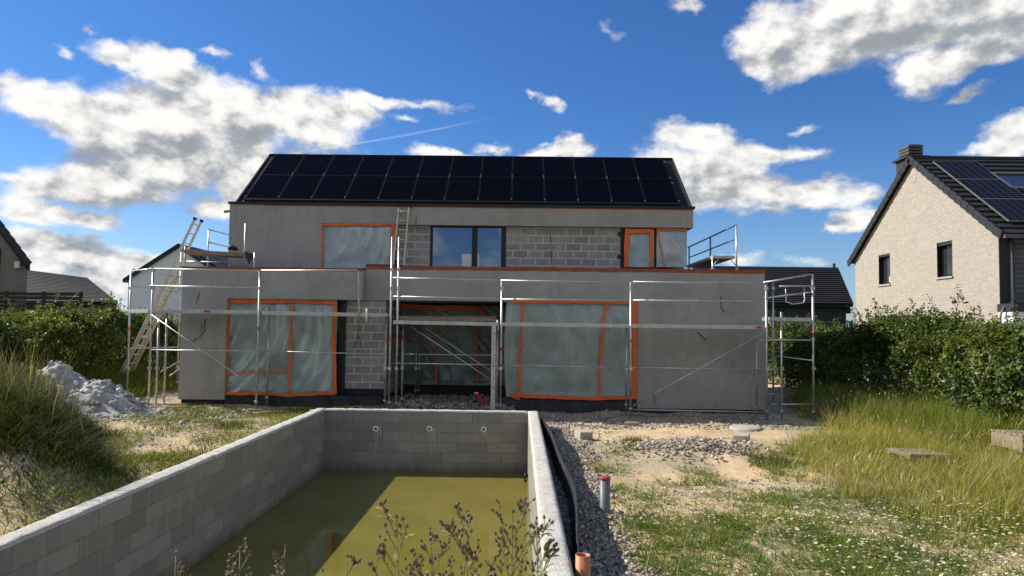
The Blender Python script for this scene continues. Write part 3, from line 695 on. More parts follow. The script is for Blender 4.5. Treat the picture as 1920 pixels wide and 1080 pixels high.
# right end: black seal, taped panel, shaded slit painted black, loose film
m = MB(); xk = fx(1163, Yk, 460); x2 = fx(1171, Yk, 460); m.box(xk, x2, Yk - .012, Yk - .002, 2.9, zfb - .002)
for zz in (3.0, 3.5, 4.1): m.box(xk - .07, xk - .001, Yk - .012, Yk - .002, zz, zz + .12)
m.build('seal_strip', BLACK, house)
f5 = filmsheet(*RC(1172, 429, 1226, 501, Yk - .02), Yk - .02, 91, -25, FILMB, amp=.03)
tapes([([(1176, 428), (1174, 501)], .12), ([(1172, 433), (1226, 434)], .11), ([(1222, 430), (1222, 501)], .075)], Yk - .08, f5, 120)
MB().box(fx(1226, Yk, 460), fx(1233, Yk, 460), Yk - .0, Yk + .1, 2.9, zfb).build('slit_shade_strip', BLACK, house)  # black strip painting the shade of the slit
f6 = filmsheet(*RC(1231, 430, 1288, 501, Yk - .03), Yk - .03, 93, 20, FILMB, amp=.03)
tapes([([(1231, 430), (1288, 431)], .05), ([(1232, 432), (1238, 460), (1246, 501)], .035)], Yk - .08, f6, 130)
MB().box(fx(1286, Yk, 460), XU1, Yk - .06, Yk - .045, 2.9, zfb - .003).build('corner_bead', ALU, house)
MB().box(XU0 + .303, XU1 - .303, YU + .32, 20.45, 2.702, 2.72).build('upper_floor', DARKIN, house)
MB().beam((XU0 - .22, YU + .2, zt - .18), (XU0 + .0, YU + .22, zt - .15), .08, .06).build('beam_end', TIMBER, house)
# ---- roof
XQ0, XQ1 = P(446, 379, 19.6).x, P(1294, 391, 19.6).x
YE, ZE, YRI, ZRI = 19.6, zt + .07, 22.05, P(880, 293, 22.05).z
roof = MB().prism([(XQ0, YE, ZE - .02), (XQ0, YRI, ZRI - .08), (XQ0, 2 * YRI - YE, ZE - .02)], (XQ1 - XQ0, 0, 0)).build('roof', SLATE, house)
def courses(a0, a1, b0, b1, n, th, mat, name, parent, gap=0):
    "roof covering: n overlapping courses from eave a0-a1 to ridge b0-b1"
    a0, a1, b0, b1 = map(Vector, (a0, a1, b0, b1)); nrm = (a1 - a0).cross(b0 - a0).normalized()
    if nrm.z < 0: nrm = -nrm
    m = MB(); rr = random.Random(n)
    for k in range(n):
        l0 = a0.lerp(b0, k / n); l1 = a1.lerp(b1, k / n); u0 = a0.lerp(b0, (k + 1.08) / n); u1 = a1.lerp(b1, (k + 1.08) / n)
        h0 = nrm * th; h1 = nrm * (th * .15); e = (l1 - l0).normalized() * rr.uniform(-.006, .006)
        m.add([l0 + e, l1 + e, u1 + e, u0 + e, l0 + h0 + e, l1 + h0 + e, u1 + h1 + e, u0 + h1 + e], [(0, 3, 2, 1), (4, 5, 6, 7), (0, 1, 5, 4), (1, 2, 6, 5), (2, 3, 7, 6), (3, 0, 4, 7)])
    return m.build(name, mat, parent)
courses((XQ0, YE, ZE), (XQ1, YE, ZE), (XQ0, YRI - .03, ZRI - .05), (XQ1, YRI - .03, ZRI - .05), 17, .010, SLATE, 'slate_courses', roof)
for xq in (XQ0 - .015, XQ1 + .015): MB().beam((xq, YE - .02, ZE - .005), (xq, YRI, ZRI - .04), .04, .09).build('verge_trim', SLATE, roof)
MB().box(XQ0 - .01, XQ1 + .01, YRI - .07, YRI + .07, ZRI - .05, ZRI).build('ridge_cap', PANELF, roof)
sl_ = Vector((0, YRI - YE, ZRI - ZE - .05)); SLN = sl_.length; sd = sl_.normalized(); sn = Vector((0, -sd.z, sd.y))
ex = P(517, 296, 21.9).x; ex1 = P(1241, 302, 21.9).x; pw = (ex1 - ex) / 13
ph = (SLN - .11) / 2
E0 = Vector((ex, YE, ZE)) + sd * -.02 + sn * .13
def panel_mesh():
    m = MB(); g_ = .008
    u = Vector((1, 0, 0))
    def slab(x0, x1, y0, y1, z0, z1, mi):
        vs = []
        for z in (z0, z1):
            for (x, y) in ((x0, y0), (x1, y0), (x1, y1), (x0, y1)): vs.append(u * x + sd * y + sn * z)
        m.add(vs, [(0, 3, 2, 1), (4, 5, 6, 7), (0, 1, 5, 4), (1, 2, 6, 5), (2, 3, 7, 6), (3, 0, 4, 7)], mi)
    slab(g_, pw - g_, g_, ph - g_, -.03, -.002, 0)
    slab(g_ + .02, pw - g_ - .02, g_ + .02, ph - g_ - .02, -.0015, .002, 1)
    slab(-.008, .010, ph * .97, ph * .97 + .05, -.01, .012, 2); slab(-.008, .010, ph * .04, ph * .04 + .05, -.01, .012, 2)
    slab(-.003, .003, .02, ph - .02, -.02, -.008, 3)
    return m
pm = None
for r_ in range(2):
    for c_ in range(13):
        loc = E0 + Vector((c_ * pw, 0, 0)) + sd * (r_ * ph)
        if pm is None:
            pmb = panel_mesh(); pm = pmb.build('solar_panel', [PANELF, PANEL, CLAMP, simple('panel joint', (.03, .031, .035), .95, .2, 5, spec=0.0)], roof, raw=True); pm.location = loc - ORG[roof.name]; ORG[pm.name] = loc
        else:
            o = pm.copy(); COL.objects.link(o); o.parent = roof; o.location = loc - ORG[roof.name]
rl = MB()
for r_ in (.12, .88, 1.12, 1.88):
    q = E0 + sd * (ph * r_) - sn * .055; rl.beam(q, q + Vector((13 * pw + .06, 0, 0)), .04, .04, sn)
rl.build('mounting_rail', ALU, roof)
m = MB(); q = E0 - sn * .06 + sd * .0
m.beam(q, q + Vector((13 * pw, 0, 0)), .10, .10, sn); m.build('panel_skirt', BLACK, roof)

# ------------------------------------------------------------------ scaffolding
YS, YK = 17.0, 17.72
sca = empty('scaffold', (-1, YS, -.3), 'long galvanised tube scaffold with plank deck standing against the house front', 'scaffold')
def post(foot, ytop, Y, parent, r=.024, plate=True, mat=STEEL, bands=(), base=None):
    a_ = P(foot[0], foot[1], Y); top = P(foot[0], ytop, Y).z
    x = a_.x; z0 = H(x, Y) if base is None else base
    o = MB().tube((x, Y, z0 + .02), (x, Y, top), r, 10).build('upright', mat, parent, True)
    if plate:
        MB().box(x - .075, x + .075, Y - .075, Y + .075, z0 - .02, z0 + .02).build('base_plate', STEEL, parent)
        MB().lathe((x, Y, z0 + .22), [(r + .001, -.03), (.045, -.02), (.045, .02), (r + .001, .03)], 10).build('collar', STEEL, o)
    for (py, mt) in bands:
        z = P(foot[0], py, Y).z; MB().lathe((x, Y, z), [(r + .001, -.045), (r + .003, -.045), (r + .003, .045), (r + .001, .045)], 10).build('coloured_band', mt, o)
    for py in (505, 540, 690):
        z = P(foot[0], py, Y).z
        if z0 + .3 < z < top: MB().box(x - .035, x + .035, Y - .045, Y + .035, z - .04, z + .03).build('coupler', STEEL, o)
    return o
def rail(p, q, Y, Y2=None, parent=sca, r=.018, name='guard_rail', mat=STEEL):
    return MB().tube(P(*p, Y), P(*q, Y if Y2 is None else Y2), r, 8).build(name, mat, parent, True)
def deck(p, q, Y, parent=sca, dep=.62, h=.085, name='deck_plank', mat=ALU, mark=None):
    a_, b_ = P(*p, Y), P(*q, Y); m = MB()
    z0, z1 = a_.z, b_.z
    m.add([(a_.x, Y, z0 - h / 2), (b_.x, Y, z1 - h / 2), (b_.x, Y + dep, z1 - h / 2), (a_.x, Y + dep, z0 - h / 2), (a_.x, Y, z0 + h / 2), (b_.x, Y, z1 + h / 2), (b_.x, Y + dep, z1 + h / 2), (a_.x, Y + dep, z0 + h / 2)],
          [(0, 3, 2, 1), (4, 5, 6, 7), (0, 1, 5, 4), (1, 2, 6, 5), (2, 3, 7, 6), (3, 0, 4, 7)])
    o = m.build(name, mat, parent, bevel=.006)
    if mark is not None:
        c = P(mark[0], mark[1], Y - .004); MB().box(c.x - .07, c.x + .07, Y - .004, Y - .001, c.z - .025, c.z + .025).build('sticker', REDM, o)
    return o
# front uprights from left to right
post((278, 763), 504, YS, sca, bands=((612, ORM),)); post((480, 763), 508, YS, sca, bands=((616, ORM),)); post((729, 768), 444, YS, sca, bands=((637, ORM),)); post((742, 767), 444, YS + .12, sca)
post((938, 770), 527, YS, sca, bands=((655, REDM),)); post((1182, 779), 529, YS, sca, bands=((640, ORM),)); post((1438, 787), 531, YS, sca, r=.026)
post((721, 765), 592, YS + .2, sca, bands=((640, ORM),)); post((753, 762), 617, YK, sca, bands=((633, MAGP),)); post((500, 760), 576, YK, sca); post((1174, 770), 600, YK - .1, sca); post((1419, 781), 602, YK, sca)
post((292, 761), 600, YS + .35, sca); post((307, 761), 587, YS + .5, sca)
post((779, 745), 609, 20.0, sca); post((785, 743), 609, 20.3, sca)
post((931, 768), 600, YS + .25, sca)
# rails
for p, q in (((281, 504), (488, 507)), ((281, 536), (487, 539)), ((737, 521), (931, 525)), ((738, 556), (934, 560)), ((939, 526), (1177, 529)), ((938, 561), (1180, 563)), ((1187, 528.5), (1432, 531)), ((1187, 563), (1430, 565))): rail(p, q, YS - .03)
MB().path([P(490, 507, YS - .03), P(668, 506.5, YS - .03), P(672, 508, YS - .03), P(673.5, 602, YS - .03)], .018, 8).build('guard_rail', STEEL, sca, True)
for p, q in (((284, 656), (480, 658)), ((482, 658), (724, 664)), ((737, 681), (934, 684)), ((939, 685), (1180, 689)), ((1185, 689), (1434, 693))): rail(p, q, YS - .03, r=.014, name='ledger')
rail((755, 664), (928, 666), YK, r=.014, name='ledger'); rail((1187, 768), (1436, 773), YS + .02, r=.02, name='ledger')
rail((1187, 761), (1435, 621), YS - .05, r=.021, name='brace'); rail((284, 590), (478, 727), YS - .05, r=.017, name='brace'); rail((770, 612), (928, 717), YS + .3, r=.015, name='brace'); rail((797, 615), (930, 702), YK, r=.014, name='brace')
rail((688, 578), (687, 604), YS - .04, r=.022, name='lock_pin', mat=WHITEP); rail((690, 594), (727, 612), YS + .25, r=.012, name='brace')
deck((281, 583), (487, 586), YS, mark=(388, 584)); deck((490, 587), (727, 591), YS); deck((737, 604), (934, 608), YS); deck((1185, 611), (1434, 614), YS, mark=(1424, 614)); deck((941, 608), (1180, 611), YS)
deck((749, 597), (930, 600), YK + .12, dep=.5, mat=TIMBER); deck((745, 594), (931, 594.5), YK + .7, dep=.25, h=.05, mat=TIMBER)
# perforated plank stood on end beside the centre upright
a_ = P(924, 768, YS - .06); tp = P(928, 610, YS - .06)
o = MB().box(a_.x - .05, a_.x + .05, YS - .10, YS - .05, H(a_.x, YS), tp.z).build('perforated_upright', ALU, sca)
m = MB()
for k in range(8):
    z = H(a_.x, YS) + .14 + k * .245; m.lathe((a_.x + .01, YS - .101, z), [(0, -.002), (.014, -.002), (.014, .002)], 10, 'y')
m.build('hole', BLACK, o)  # black discs painted on in place of shaded holes
# rag and cloth bag hanging on the centre upright
# left return
YA = 18.2
A1 = post((237, 752), 508, YA, sca, bands=((617, ORM),)); post((331, 735), 465, 20.6, sca)
rail((249, 505), (341, 520), YA, 20.6); rail((247, 537), (336, 547), YA, 20.6); rail((246, 508), (288, 504), YA, YS)
rail((243, 653), (334, 651), YA, 20.6, r=.016, name='ledger'); rail((300, 698), (338, 676), 19.6, 20.6, r=.016, name='brace'); rail((318, 705), (338, 690), 19.6, 20.6, r=.016, name='brace')
a_, b_ = P(241, 583, YA), P(280, 583, YS + .1); o = MB().beam(a_, b_, .07, .085).build('deck_plank', ALU, sca)
a_, b_ = P(262, 584, YA + .2), P(331, 588, 20.4); MB().beam(a_ , b_ , .5, .07).build('deck_plank', ALU, sca)
# right return
YJ = 16.9
post((1526, 787), 515, YJ, sca, bands=((628, REDM),)); post((1466, 787), 585, YJ + .1, sca); post((1450, 745), 528, YK + .5, sca, base=-.1, mat=STEEL)
rail((1431, 530), (1519, 515), YS, YJ, r=.021); rail((1434, 559), (1520, 548), YS, YJ); rail((1420, 637), (1527, 638), YS, YJ, r=.022, name='ledger'); rail((1439, 665), (1524, 676), YK, YJ, r=.014, name='ledger'); rail((1464, 758), (1526, 758), YJ, r=.02, name='ledger'); rail((1440, 739), (1454, 738), YK + .3, r=.016, name='ledger')
deck((1442, 598), (1524, 600), YJ, dep=.5)
rail((1461, 537), (1524, 536), YJ - .05, r=.018)
MB().path([P(1473, 536, YJ - .05), P(1474, 566, YJ - .05), P(1486, 570, YJ - .05), P(1506, 568, YJ - .05), P(1509, 562, YJ - .05), P(1507, 536, YJ - .05)], .014, 8).build('folded_gate', STEEL, sca, True)
for px in (1437, 1461, 1518):
    rail((px + 4, 603), (px + 14 if px < 1500 else px - 8, 617), YJ - .02, r=.012, name='bracket')

# platform on the left flat roof
pl = empty('roof_platform', P(400, 498, 18.7), 'small plank platform with posts on the left flat roof beside the tall ladder', 'scaffold')
Zr = 2.71
for (px, yt, Y) in ((458, 419, 18.6), (477, 474, 18.4)): post((px, 497), yt, Y, pl, base=Zr, r=.021)
post((389, 497), 432, 19.3, pl, base=Zr, r=.02); post((346, 497), 462, 18.6, pl, base=Zr, r=.02, plate=False)
rail((391, 430), (428, 440), 19.3, 20.4, pl); rail((391, 454), (428, 463), 19.3, 20.4, pl)
deck((344, 471), (462, 478), 18.5, pl, .55, .10, mat=TIMBER); rail((346, 490), (478, 493), 18.6, None, pl, .014, 'ledger')
o = MB(); o.path([P(428, 468, 18.4), P(433, 463, 18.4), P(440, 466, 18.4), P(446, 468, 18.4)], .05, 8, radii=[.03, .07, .06, .03]); b_ = o.build('tool_bag', BLACK, None, True, org=P(436, 472, 18.4)); tag(b_, 'small black and white tool bag lying on the left roof platform planks', 'bag')
m = MB(); q = [P(458, 471, 18.35), P(475, 476, 18.3), P(472, 487, 18.3), P(466, 494, 18.3)]; m.prism(q, (0, .03, 0)); o = m.build('black_tarpaulin', BLACK, None, org=q[3]); tag(o, 'folded black sheet hanging off the end of the left roof platform', 'sheet')
# platform on the right flat roof
pr = empty('roof_platform', P(1340, 500, 19), 'small guarded platform on the right flat roof beside the upper storey', 'scaffold')
post((1381, 500), 423, 18.6, pr, base=Zr, r=.022); post((1336, 500), 478, 18.6, pr, base=Zr, r=.02); post((1332, 500), 444, 20.4, pr, base=Zr, r=.02, mat=STEELB); post((1292, 500), 463, 22.0, pr, base=Zr, r=.02, mat=STEELB)
rail((1290, 464), (1380, 422), 22.0, 18.6, pr, .02, mat=STEELB); rail((1292, 483), (1380, 448), 22.0, 18.6, pr, .018, mat=STEELB)
a_ = P(1337, 482, 18.55); b_ = P(1378, 482, 18.55); c = P(1298, 498, 22.0)
MB().add([(a_.x, 18.55, a_.z - .03), (b_.x, 18.55, a_.z - .03), (b_.x, 21.6, a_.z - .03), (a_.x, 21.6, a_.z - .03), (a_.x, 18.55, a_.z + .04), (b_.x, 18.55, a_.z + .04), (b_.x, 21.6, a_.z + .04), (a_.x, 21.6, a_.z + .04)], [(0, 3, 2, 1), (4, 5, 6, 7), (0, 1, 5, 4), (1, 2, 6, 5), (2, 3, 7, 6), (3, 0, 4, 7)]).build('deck_plank', ALU, pr)
for px, s in ((1338, 1), (1379, -1)): rail((px, 497), (px + 9 * s, 486), 18.55, None, pr, .012, 'bracket')

# ladders
def ladder(name, label, foot, top, wvec, n, rw, rd, mat, off=0.0, group=None):
    foot, top, wv = Vector(foot), Vector(top), Vector(wvec)
    o = empty(name, foot, label, 'ladder', group); ax = (top - foot); nr = ax.normalized().cross(wv.normalized())
    for s in (-.5, .5): MB().beam(foot + wv * s, top + wv * s, rw, rd, nr).build('rail', mat, o, bevel=.004)
    for k in range(n):
        c = foot + ax * ((k + .6) / n); MB().tube(c - wv * .5, c + wv * .5, .017, 8).build('rung', mat, o, True)
    for s in (-.5, .5): MB().beam(top + wv * s, top + wv * s + ax.normalized() * .06, rw + .02, rd + .02, nr).build('end_cap', BLACK, o)
    return o, nr
fo = P(745, 497, 18.85); fo.z = 2.715; tp = P(757, 389, 19.42)
ladder('ladder', 'short pale ladder leaning on the upper eave above the middle of the scaffold', fo, tp, (.27, 0, 0), 8, .035, .06, LADDER)
fo = P(229, 707, 20.7); fo.z = H(fo.x, 20.7); tp = P(371, 414, 20.2)
lo, nr = ladder('ladder', 'tall aluminium extension ladder leaning left of the house past the scaffold end', fo, tp, (0, .42, 0), 17, .03, .07, LADDER)
ax = tp - fo
for s in (-.5, .5): MB().beam(fo + Vector((0, s * .50, 0)) + ax * .03 - nr * .07, fo + Vector((0, s * .50, 0)) + ax * .72 - nr * .07, .03, .07, nr).build('lower_rail', LADDER, lo)
for k in range(12):
    c = fo + ax * (.05 + k * .055) - nr * .07; MB().tube(c + Vector((0, -.25, 0)), c + Vector((0, .25, 0)), .016, 8).build('rung', LADDER, lo, True)

# ------------------------------------------------------------------ things around the pool
# dimpled membrane along the right pool wall
ys = np.linspace(15.0, 4.2, 120); bul = .03 + .20 * np.exp(-((ys - 8.6) / 2.2) ** 2) + .10 * np.exp(-((ys - 12) / 1.6) ** 2)
zt_ = -.01 - .06 * np.exp(-((ys - 9) / 2.0) ** 2) + .012 * np.sin(ys * 3.1); vs = []
for k, y in enumerate(ys):
    x0 = PX1 + WT + .012
    for (fx_, z) in ((0.10, -.62), (.55, -.4), (.9, -.18), (1.0, zt_[k])):
        vs.append((x0 + bul[k] * fx_ + .004 * math.sin(k * 1.3), y, z))
    vs.append((x0 + bul[k] + .012, y, zt_[k] - .004)); vs.append((x0 + bul[k] * .92 + .014, y, -.18)); vs.append((x0 + bul[k] * .12 + .012, y, -.62))
m = MB(); fs = []
for k in range(len(ys) - 1):
    for j in range(6): fs.append((k * 7 + j, k * 7 + j + 1, k * 7 + 7 + j + 1, k * 7 + 7 + j))
m.add(vs, fs); o = m.build('waterproof_membrane', BITUM, None, True, org=(PX1 + WT, 9, -.4)); tag(o, 'black waterproof sheet bulging off the outer right side of the pool wall', 'membrane')
def pipe(name, c, r, h, mat, label, cap=None, axis_=None):
    c = Vector(c); o = empty(name, c, label, 'pipe')
    MB().lathe(c, [(r * .86, .0), (r * .86, h), (r, h), (r, -.25)], 24).build('tube', mat, o, True)
    if cap: MB().lathe(c + Vector((0, 0, h)), [(r * 1.01, -.012), (r * 1.09, -.008), (r * 1.09, .012), (r * .95, .02), (0, .012)], 24).build('cap', cap, o, True)
    return o
c = G(1134, 964, -.34); hh = P(1134, 892, c.y).z
c.z = H(c.x, c.y); pipe('drain_pipe', c, .056, hh - c.z - .03, PVCG, 'upright grey plastic pipe with red cap standing in the gravel', simple('dull red cap', (.40, .06, .06), .5, .2))
c = Vector((.475, 5.45, H(.475, 5.45))); pipe('drain_pipe', c, .055, P(1090, 1040, 5.45).z - c.z, PVCO, 'open terracotta pipe end beside the near right pool wall')
q = P(1034, 812, 12.5); o = MB(); o.path([q + Vector((.0, -.02, 0)), q + Vector((-.02, .3, -.12)), q + Vector((-.03, .6, -.35))], .045, 14, cap=False); o.path([q + Vector((0, -.021, 0)), q + Vector((-.018, .28, -.11))], .034, 14, cap=False)
o = o.build('conduit', REDP, None, True, org=q); tag(o, 'short red conduit end poking out by the black membrane', 'pipe')
q = [P(893, 737, 18.3), P(899, 746, 18.3), P(905, 757, 18.25), P(909, 772, 18.2)]
o = MB(); o.path(q, .05, 12); mg = o.build('conduit', MAGP, None, True, org=q[3]); tag(mg, 'bent magenta conduit rising out of the rubble in the dark recess', 'pipe')
MB().lathe(q[0], [(.052, -.02), (.056, 0), (.052, .02)], 12).build('rim', WHITEP, mg)
def block(name, px, py, w_, d_, h_, rot, mat, label, cat, Y=None, hollow=False, tiltx=0):
    z = -.34; c = G(px, py, z) if Y is None else P(px, py, Y); c.z = H(c.x, c.y) - .01
    rr = random.Random(px); m = MB(); M = Matrix.Rotation(rot, 3, 'Z') @ Matrix.Rotation(tiltx, 3, 'X')
    n = 3; vs = []; idx = {}
    m.box(-w_ / 2, w_ / 2, -d_ / 2, d_ / 2, 0, h_)
    m.v = [tuple(c + M @ (Vector(v) + Vector((rr.uniform(-.012, .012), rr.uniform(-.012, .012), rr.uniform(-.008, .008))))) for v in m.v]
    o = m.build(name, mat, None, org=c, bevel=.012); return tag(o, label, cat)
block('concrete_block', 1094, 823, .25, .30, .17, .3, CONC, 'pale concrete block lying alone on the gravel right of the pool', 'block')
block('stone_block', 1391, 833, .26, .2, .15, -.4, CONC, 'tilted pale stone block on bare sand right of the gravel heap', 'block', tiltx=.15)
block('concrete_block', 588, 775, .17, .15, .14, .2, CONC, 'small concrete block beside the far left pool corner', 'block', Y=15.6)
block('timber_block', 1185, 796, .28, .2, .09, -.2, TIMBER, 'short timber offcut under the scaffold foot right of the big taped window', 'timber')
block('timber_block', 478, 768, .3, .22, .07, .3, TIMBER, 'short timber offcut under the scaffold foot by the left taped window', 'timber', Y=16.95)
block('stone_block', 866, 768, .2, .18, .12, .2, CONC, 'grey stone in the shaded rubble of the recess behind the pool', 'block', Y=18.6)
c = G(1398, 804, -.33); c.z = H(c.x, c.y)
o = MB(); o.lathe(c, [(0, .05), (.28, .047), (.315, .038), (.32, .015), (.33, -.03), (0, -.03)], 36); o = o.build('manhole_cover', CONC, None, True, org=c); o.rotation_euler = (.04, -.03, 0); tag(o, 'round pale concrete manhole cover lying on sand near the scaffold foot', 'cover')
# pallets in the grass
def pallet(px, py, z, w_, d_, rot, label, tilt=0, legs=.1):
    c = G(px, py, z); gz = H(c.x, c.y); o = empty('pallet', (c.x, c.y, gz), label, 'pallet')
    M = Matrix.Rotation(rot, 3, 'Z') @ Matrix.Rotation(tilt, 3, 'Y'); rr = random.Random(px)
    def bx(x0, x1, y0, y1, z0, z1, nm):
        m = MB(); m.box(x0, x1, y0, y1, z0, z1); m.v = [tuple(Vector((c.x, c.y, z)) + M @ Vector(v)) for v in m.v]; m.build(nm, TIMBER, o, bevel=.004)
    n = 6
    for k in range(n):
        y = -d_ / 2 + d_ * k / (n - 1); bx(-w_ / 2, w_ / 2, y - .055, y + .045, -.022, rr.uniform(-.002, .004), 'board')
    for x in (-w_ / 2 + .06, 0, w_ / 2 - .06): bx(x - .05, x + .05, -d_ / 2 - .04, d_ / 2 + .03, -.023 - legs, -.024, 'runner')
    for y in (-d_ / 2, d_ / 2): bx(-w_ / 2, w_ / 2, y - .05, y + .05, -.047 - legs, -.025 - legs, 'board')
    return o
pallet(1722, 846, -.12, .66, .5, .1, 'weathered grey pallet lying half buried in the tall dry grass', .02, .03)
pallet(1942, 812, .12, 1.0, .6, .08, 'raised weathered pallet at the right edge of the tall grass', .03, .22)
# cable on the ground
pts = [G(x, y, -.3) for x, y in ((1015, 781), (1060, 788), (1110, 787), (1140, 781), (1175, 777), (1230, 779), (1270, 775))]
for p_ in pts: p_.z = H(p_.x, p_.y) + .015
o = MB(); o.path(pts, .013, 6); o = o.build('cable', PVCG, None, True, org=pts[3]); tag(o, 'grey cable lying along the shaded ground from pool corner to scaffold foot', 'cable')
# flat planks under left scaffold end
for k, (x0, y0, x1, y1) in enumerate(((248, 772, 350, 763), (278, 757, 348, 750))):
    a_, b_ = P(x0, y0, 17.0 + k * .6), P(x1, y1, 17.0 + k * .6); a_.z = H(a_.x, a_.y) + .03; b_.z = H(b_.x, b_.y) + .03
    o = MB().beam(a_, b_, .2, .045).build('sole_board', TIMBER, None, org=a_); tag(o, ('front' if k == 0 else 'rear') + ' timber sole board on sand under the left scaffold end', 'board')

# ------------------------------------------------------------------ neighbouring houses
def opening(house_, name, x0, x1, z0, z1, Y, axis_='y', dep=.12, sill=True, frame=.06, gl=GLASSD):
    "window set against a wall whose outside face lies at Y (facing -Y) or at X=Y (facing -X)"
    def bx(m, a0, a1, d0, d1, b0, b1):
        return m.box(a0, a1, Y + d0, Y + d1, b0, b1) if axis_ == 'y' else m.box(Y + d0, Y + d1, a0, a1, b0, b1)
    wn_ = bx(MB(), x0, x1, -.006, .02, z0, z1).build(name, gl, house_)
    m = MB(); f_ = frame
    bx(m, x0, x0 + f_, -.03, -.008, z0, z1); bx(m, x1 - f_, x1, -.03, -.008, z0, z1); bx(m, x0 + f_, x1 - f_, -.03, -.008, z1 - f_, z1); bx(m, x0 + f_, x1 - f_, -.03, -.008, z0, z0 + f_)
    m.build('frame', BLACK, wn_)
    if sill: bx(MB(), x0 - .06, x1 + .06, -.09, .0, z0 - .07, z0 - .002).build('sill', CONC, wn_)
    return wn_
# right neighbour: gable faces the pool
XG = 13.7; Y0, Y1 = 21.45, 30.6; YM = 26.0; ZEV, ZAP = 4.55, 7.62; X1H = 27.0
hr = empty('brick_house', (XG, YM, -.3), 'cream brick house with dark tiled roof and blue solar panels at far right', 'house')
# gable wall with two window holes (in strips)
wy = [(P(1649, 507, 1).x, 0)]
def yat(px): d = ray(px, 500); return XG * d.y / d.x
def zat(px, py): d = ray(px, py); return CAMZ + d.z * XG / d.x
ya0, ya1 = yat(1669), yat(1647.5); yb0, yb1 = yat(1786), yat(1757)
za0, za1 = zat(1658, 533), zat(1658, 477); zb0, zb1 = zat(1771, 519), zat(1771, 453)
def gz(y): return ZEV + (ZAP - ZEV) * (y - Y0) / (YM - Y0) if y < YM else ZEV + (ZAP - ZEV) * (Y1 - y) / (Y1 - YM)
m = MB(); cuts = [Y0, yb0, yb1, YM, ya0, ya1, Y1]; cuts.sort()
for k in range(len(cuts) - 1):
    u0, u1 = cuts[k], cuts[k + 1]; hole = None
    if abs(u0 - yb0) < .01: hole = (zb0, zb1)
    if abs(u0 - ya0) < .01: hole = (za0, za1)
    for (l, h0, h1) in ([(-.5, None, None)] if hole is None else [(-.5, hole[0], hole[0]), (hole[1], None, None)]):
        t0 = gz(u0) if h0 is None else h0; t1 = gz(u1) if h1 is None else h1
        m.prism([(XG, u0, l), (XG, u1, l), (XG, u1, t1), (XG, u0, t0)], (.3, 0, 0))
m.build('gable_wall', CREAM, hr)
for (u0, u1, z0, z1) in ((ya0, ya1, za0, za1), (yb0, yb1, zb0, zb1)):
    opening(hr, 'window', u0 + .02, u1 - .02, z0 + .01, z1 - .01, XG + .17, 'x', sill=False, frame=.07)
    MB().box(XG - .05, XG + .15, u0 - .04, u1 + .04, z0 - .06, z0 - .003).build('window_sill', CONC, hr)
    for yy in (u0, u1): MB().box(XG + .005, XG + .16, yy - .004, yy + .02 if yy == u0 else yy - .02, z0, z1).build('window_reveal', BLACK, hr)
# white paper in the left window
MB().box(XG + .11, XG + .13, ya0 + .08, ya0 + .3, za0 + .06, za0 + .28).build('paper', WHITEP, hr)
MB().box(XG + .31, X1H, Y0 + .05, Y0 + .3, -.5, ZEV).build('front_wall', GREYCLAD, hr)
m = MB()
for k in range(34): z = -.3 + k * .142; m.box(XG + .45, X1H, Y0 + .02, Y0 + .046, z, z + .118)
m.build('cladding', GREYCLAD, hr)
MB().box(XG + .002, XG + .4, Y0 - .02, Y0 + .016, -.5, ZEV - .002).build('corner_post', DARKW, hr)
MB().box(XG + .31, X1H, Y1 - .3, Y1, -.5, ZEV).build('back_wall', GREYCLAD, hr)
rf = MB().prism([(XG + .02, Y0 - .1, ZEV - .06), (XG + .02, YM, ZAP + .02), (XG + .02, Y1 + .1, ZEV - .06)], (X1H - XG, 0, 0)).build('roof', TILE, hr)
xv = XG - .12
courses((xv, Y0 - .35, ZEV - .10), (X1H, Y0 - .35, ZEV - .10), (xv, YM, ZAP + .11), (X1H, YM, ZAP + .11), 16, .07, TILE, 'tile_courses', rf)
courses((xv, Y1 + .35, ZEV - .10), (X1H, Y1 + .35, ZEV - .10), (xv, YM, ZAP + .11), (X1H, YM, ZAP + .11), 16, .07, TILE, 'tile_courses', rf)
# stepped verge tiles
m = MB()
for side in (0, 1):
    a_ = Vector((xv - .02, Y0 - .36 if side == 0 else Y1 + .36, ZEV - .05)); b_ = Vector((xv - .02, YM, ZAP + .17))
    for k in range(16):
        p_, q_ = a_.lerp(b_, k / 16), a_.lerp(b_, (k + 1.12) / 16); m.beam(p_ + Vector((0, 0, -.06)), q_ + Vector((0, 0, -.10)), .05, .24, (0, 0, 1))
m.build('verge_tiles', TILE, rf)
MB().beam((xv, YM, ZAP + .14), (X1H, YM, ZAP + .14), .22, .10).build('ridge_tiles', TILE, rf)
MB().box(XG - .1, X1H, Y0 - .47, Y0 - .36, ZEV - .2, ZEV - .10).build('gutter', GREYCLAD, hr)
MB().tube((XG + .32, Y0 - .05, -.4), (XG + .32, Y0 - .05, ZEV - .2), .05, 10).build('downpipe', PVCG, hr, True)
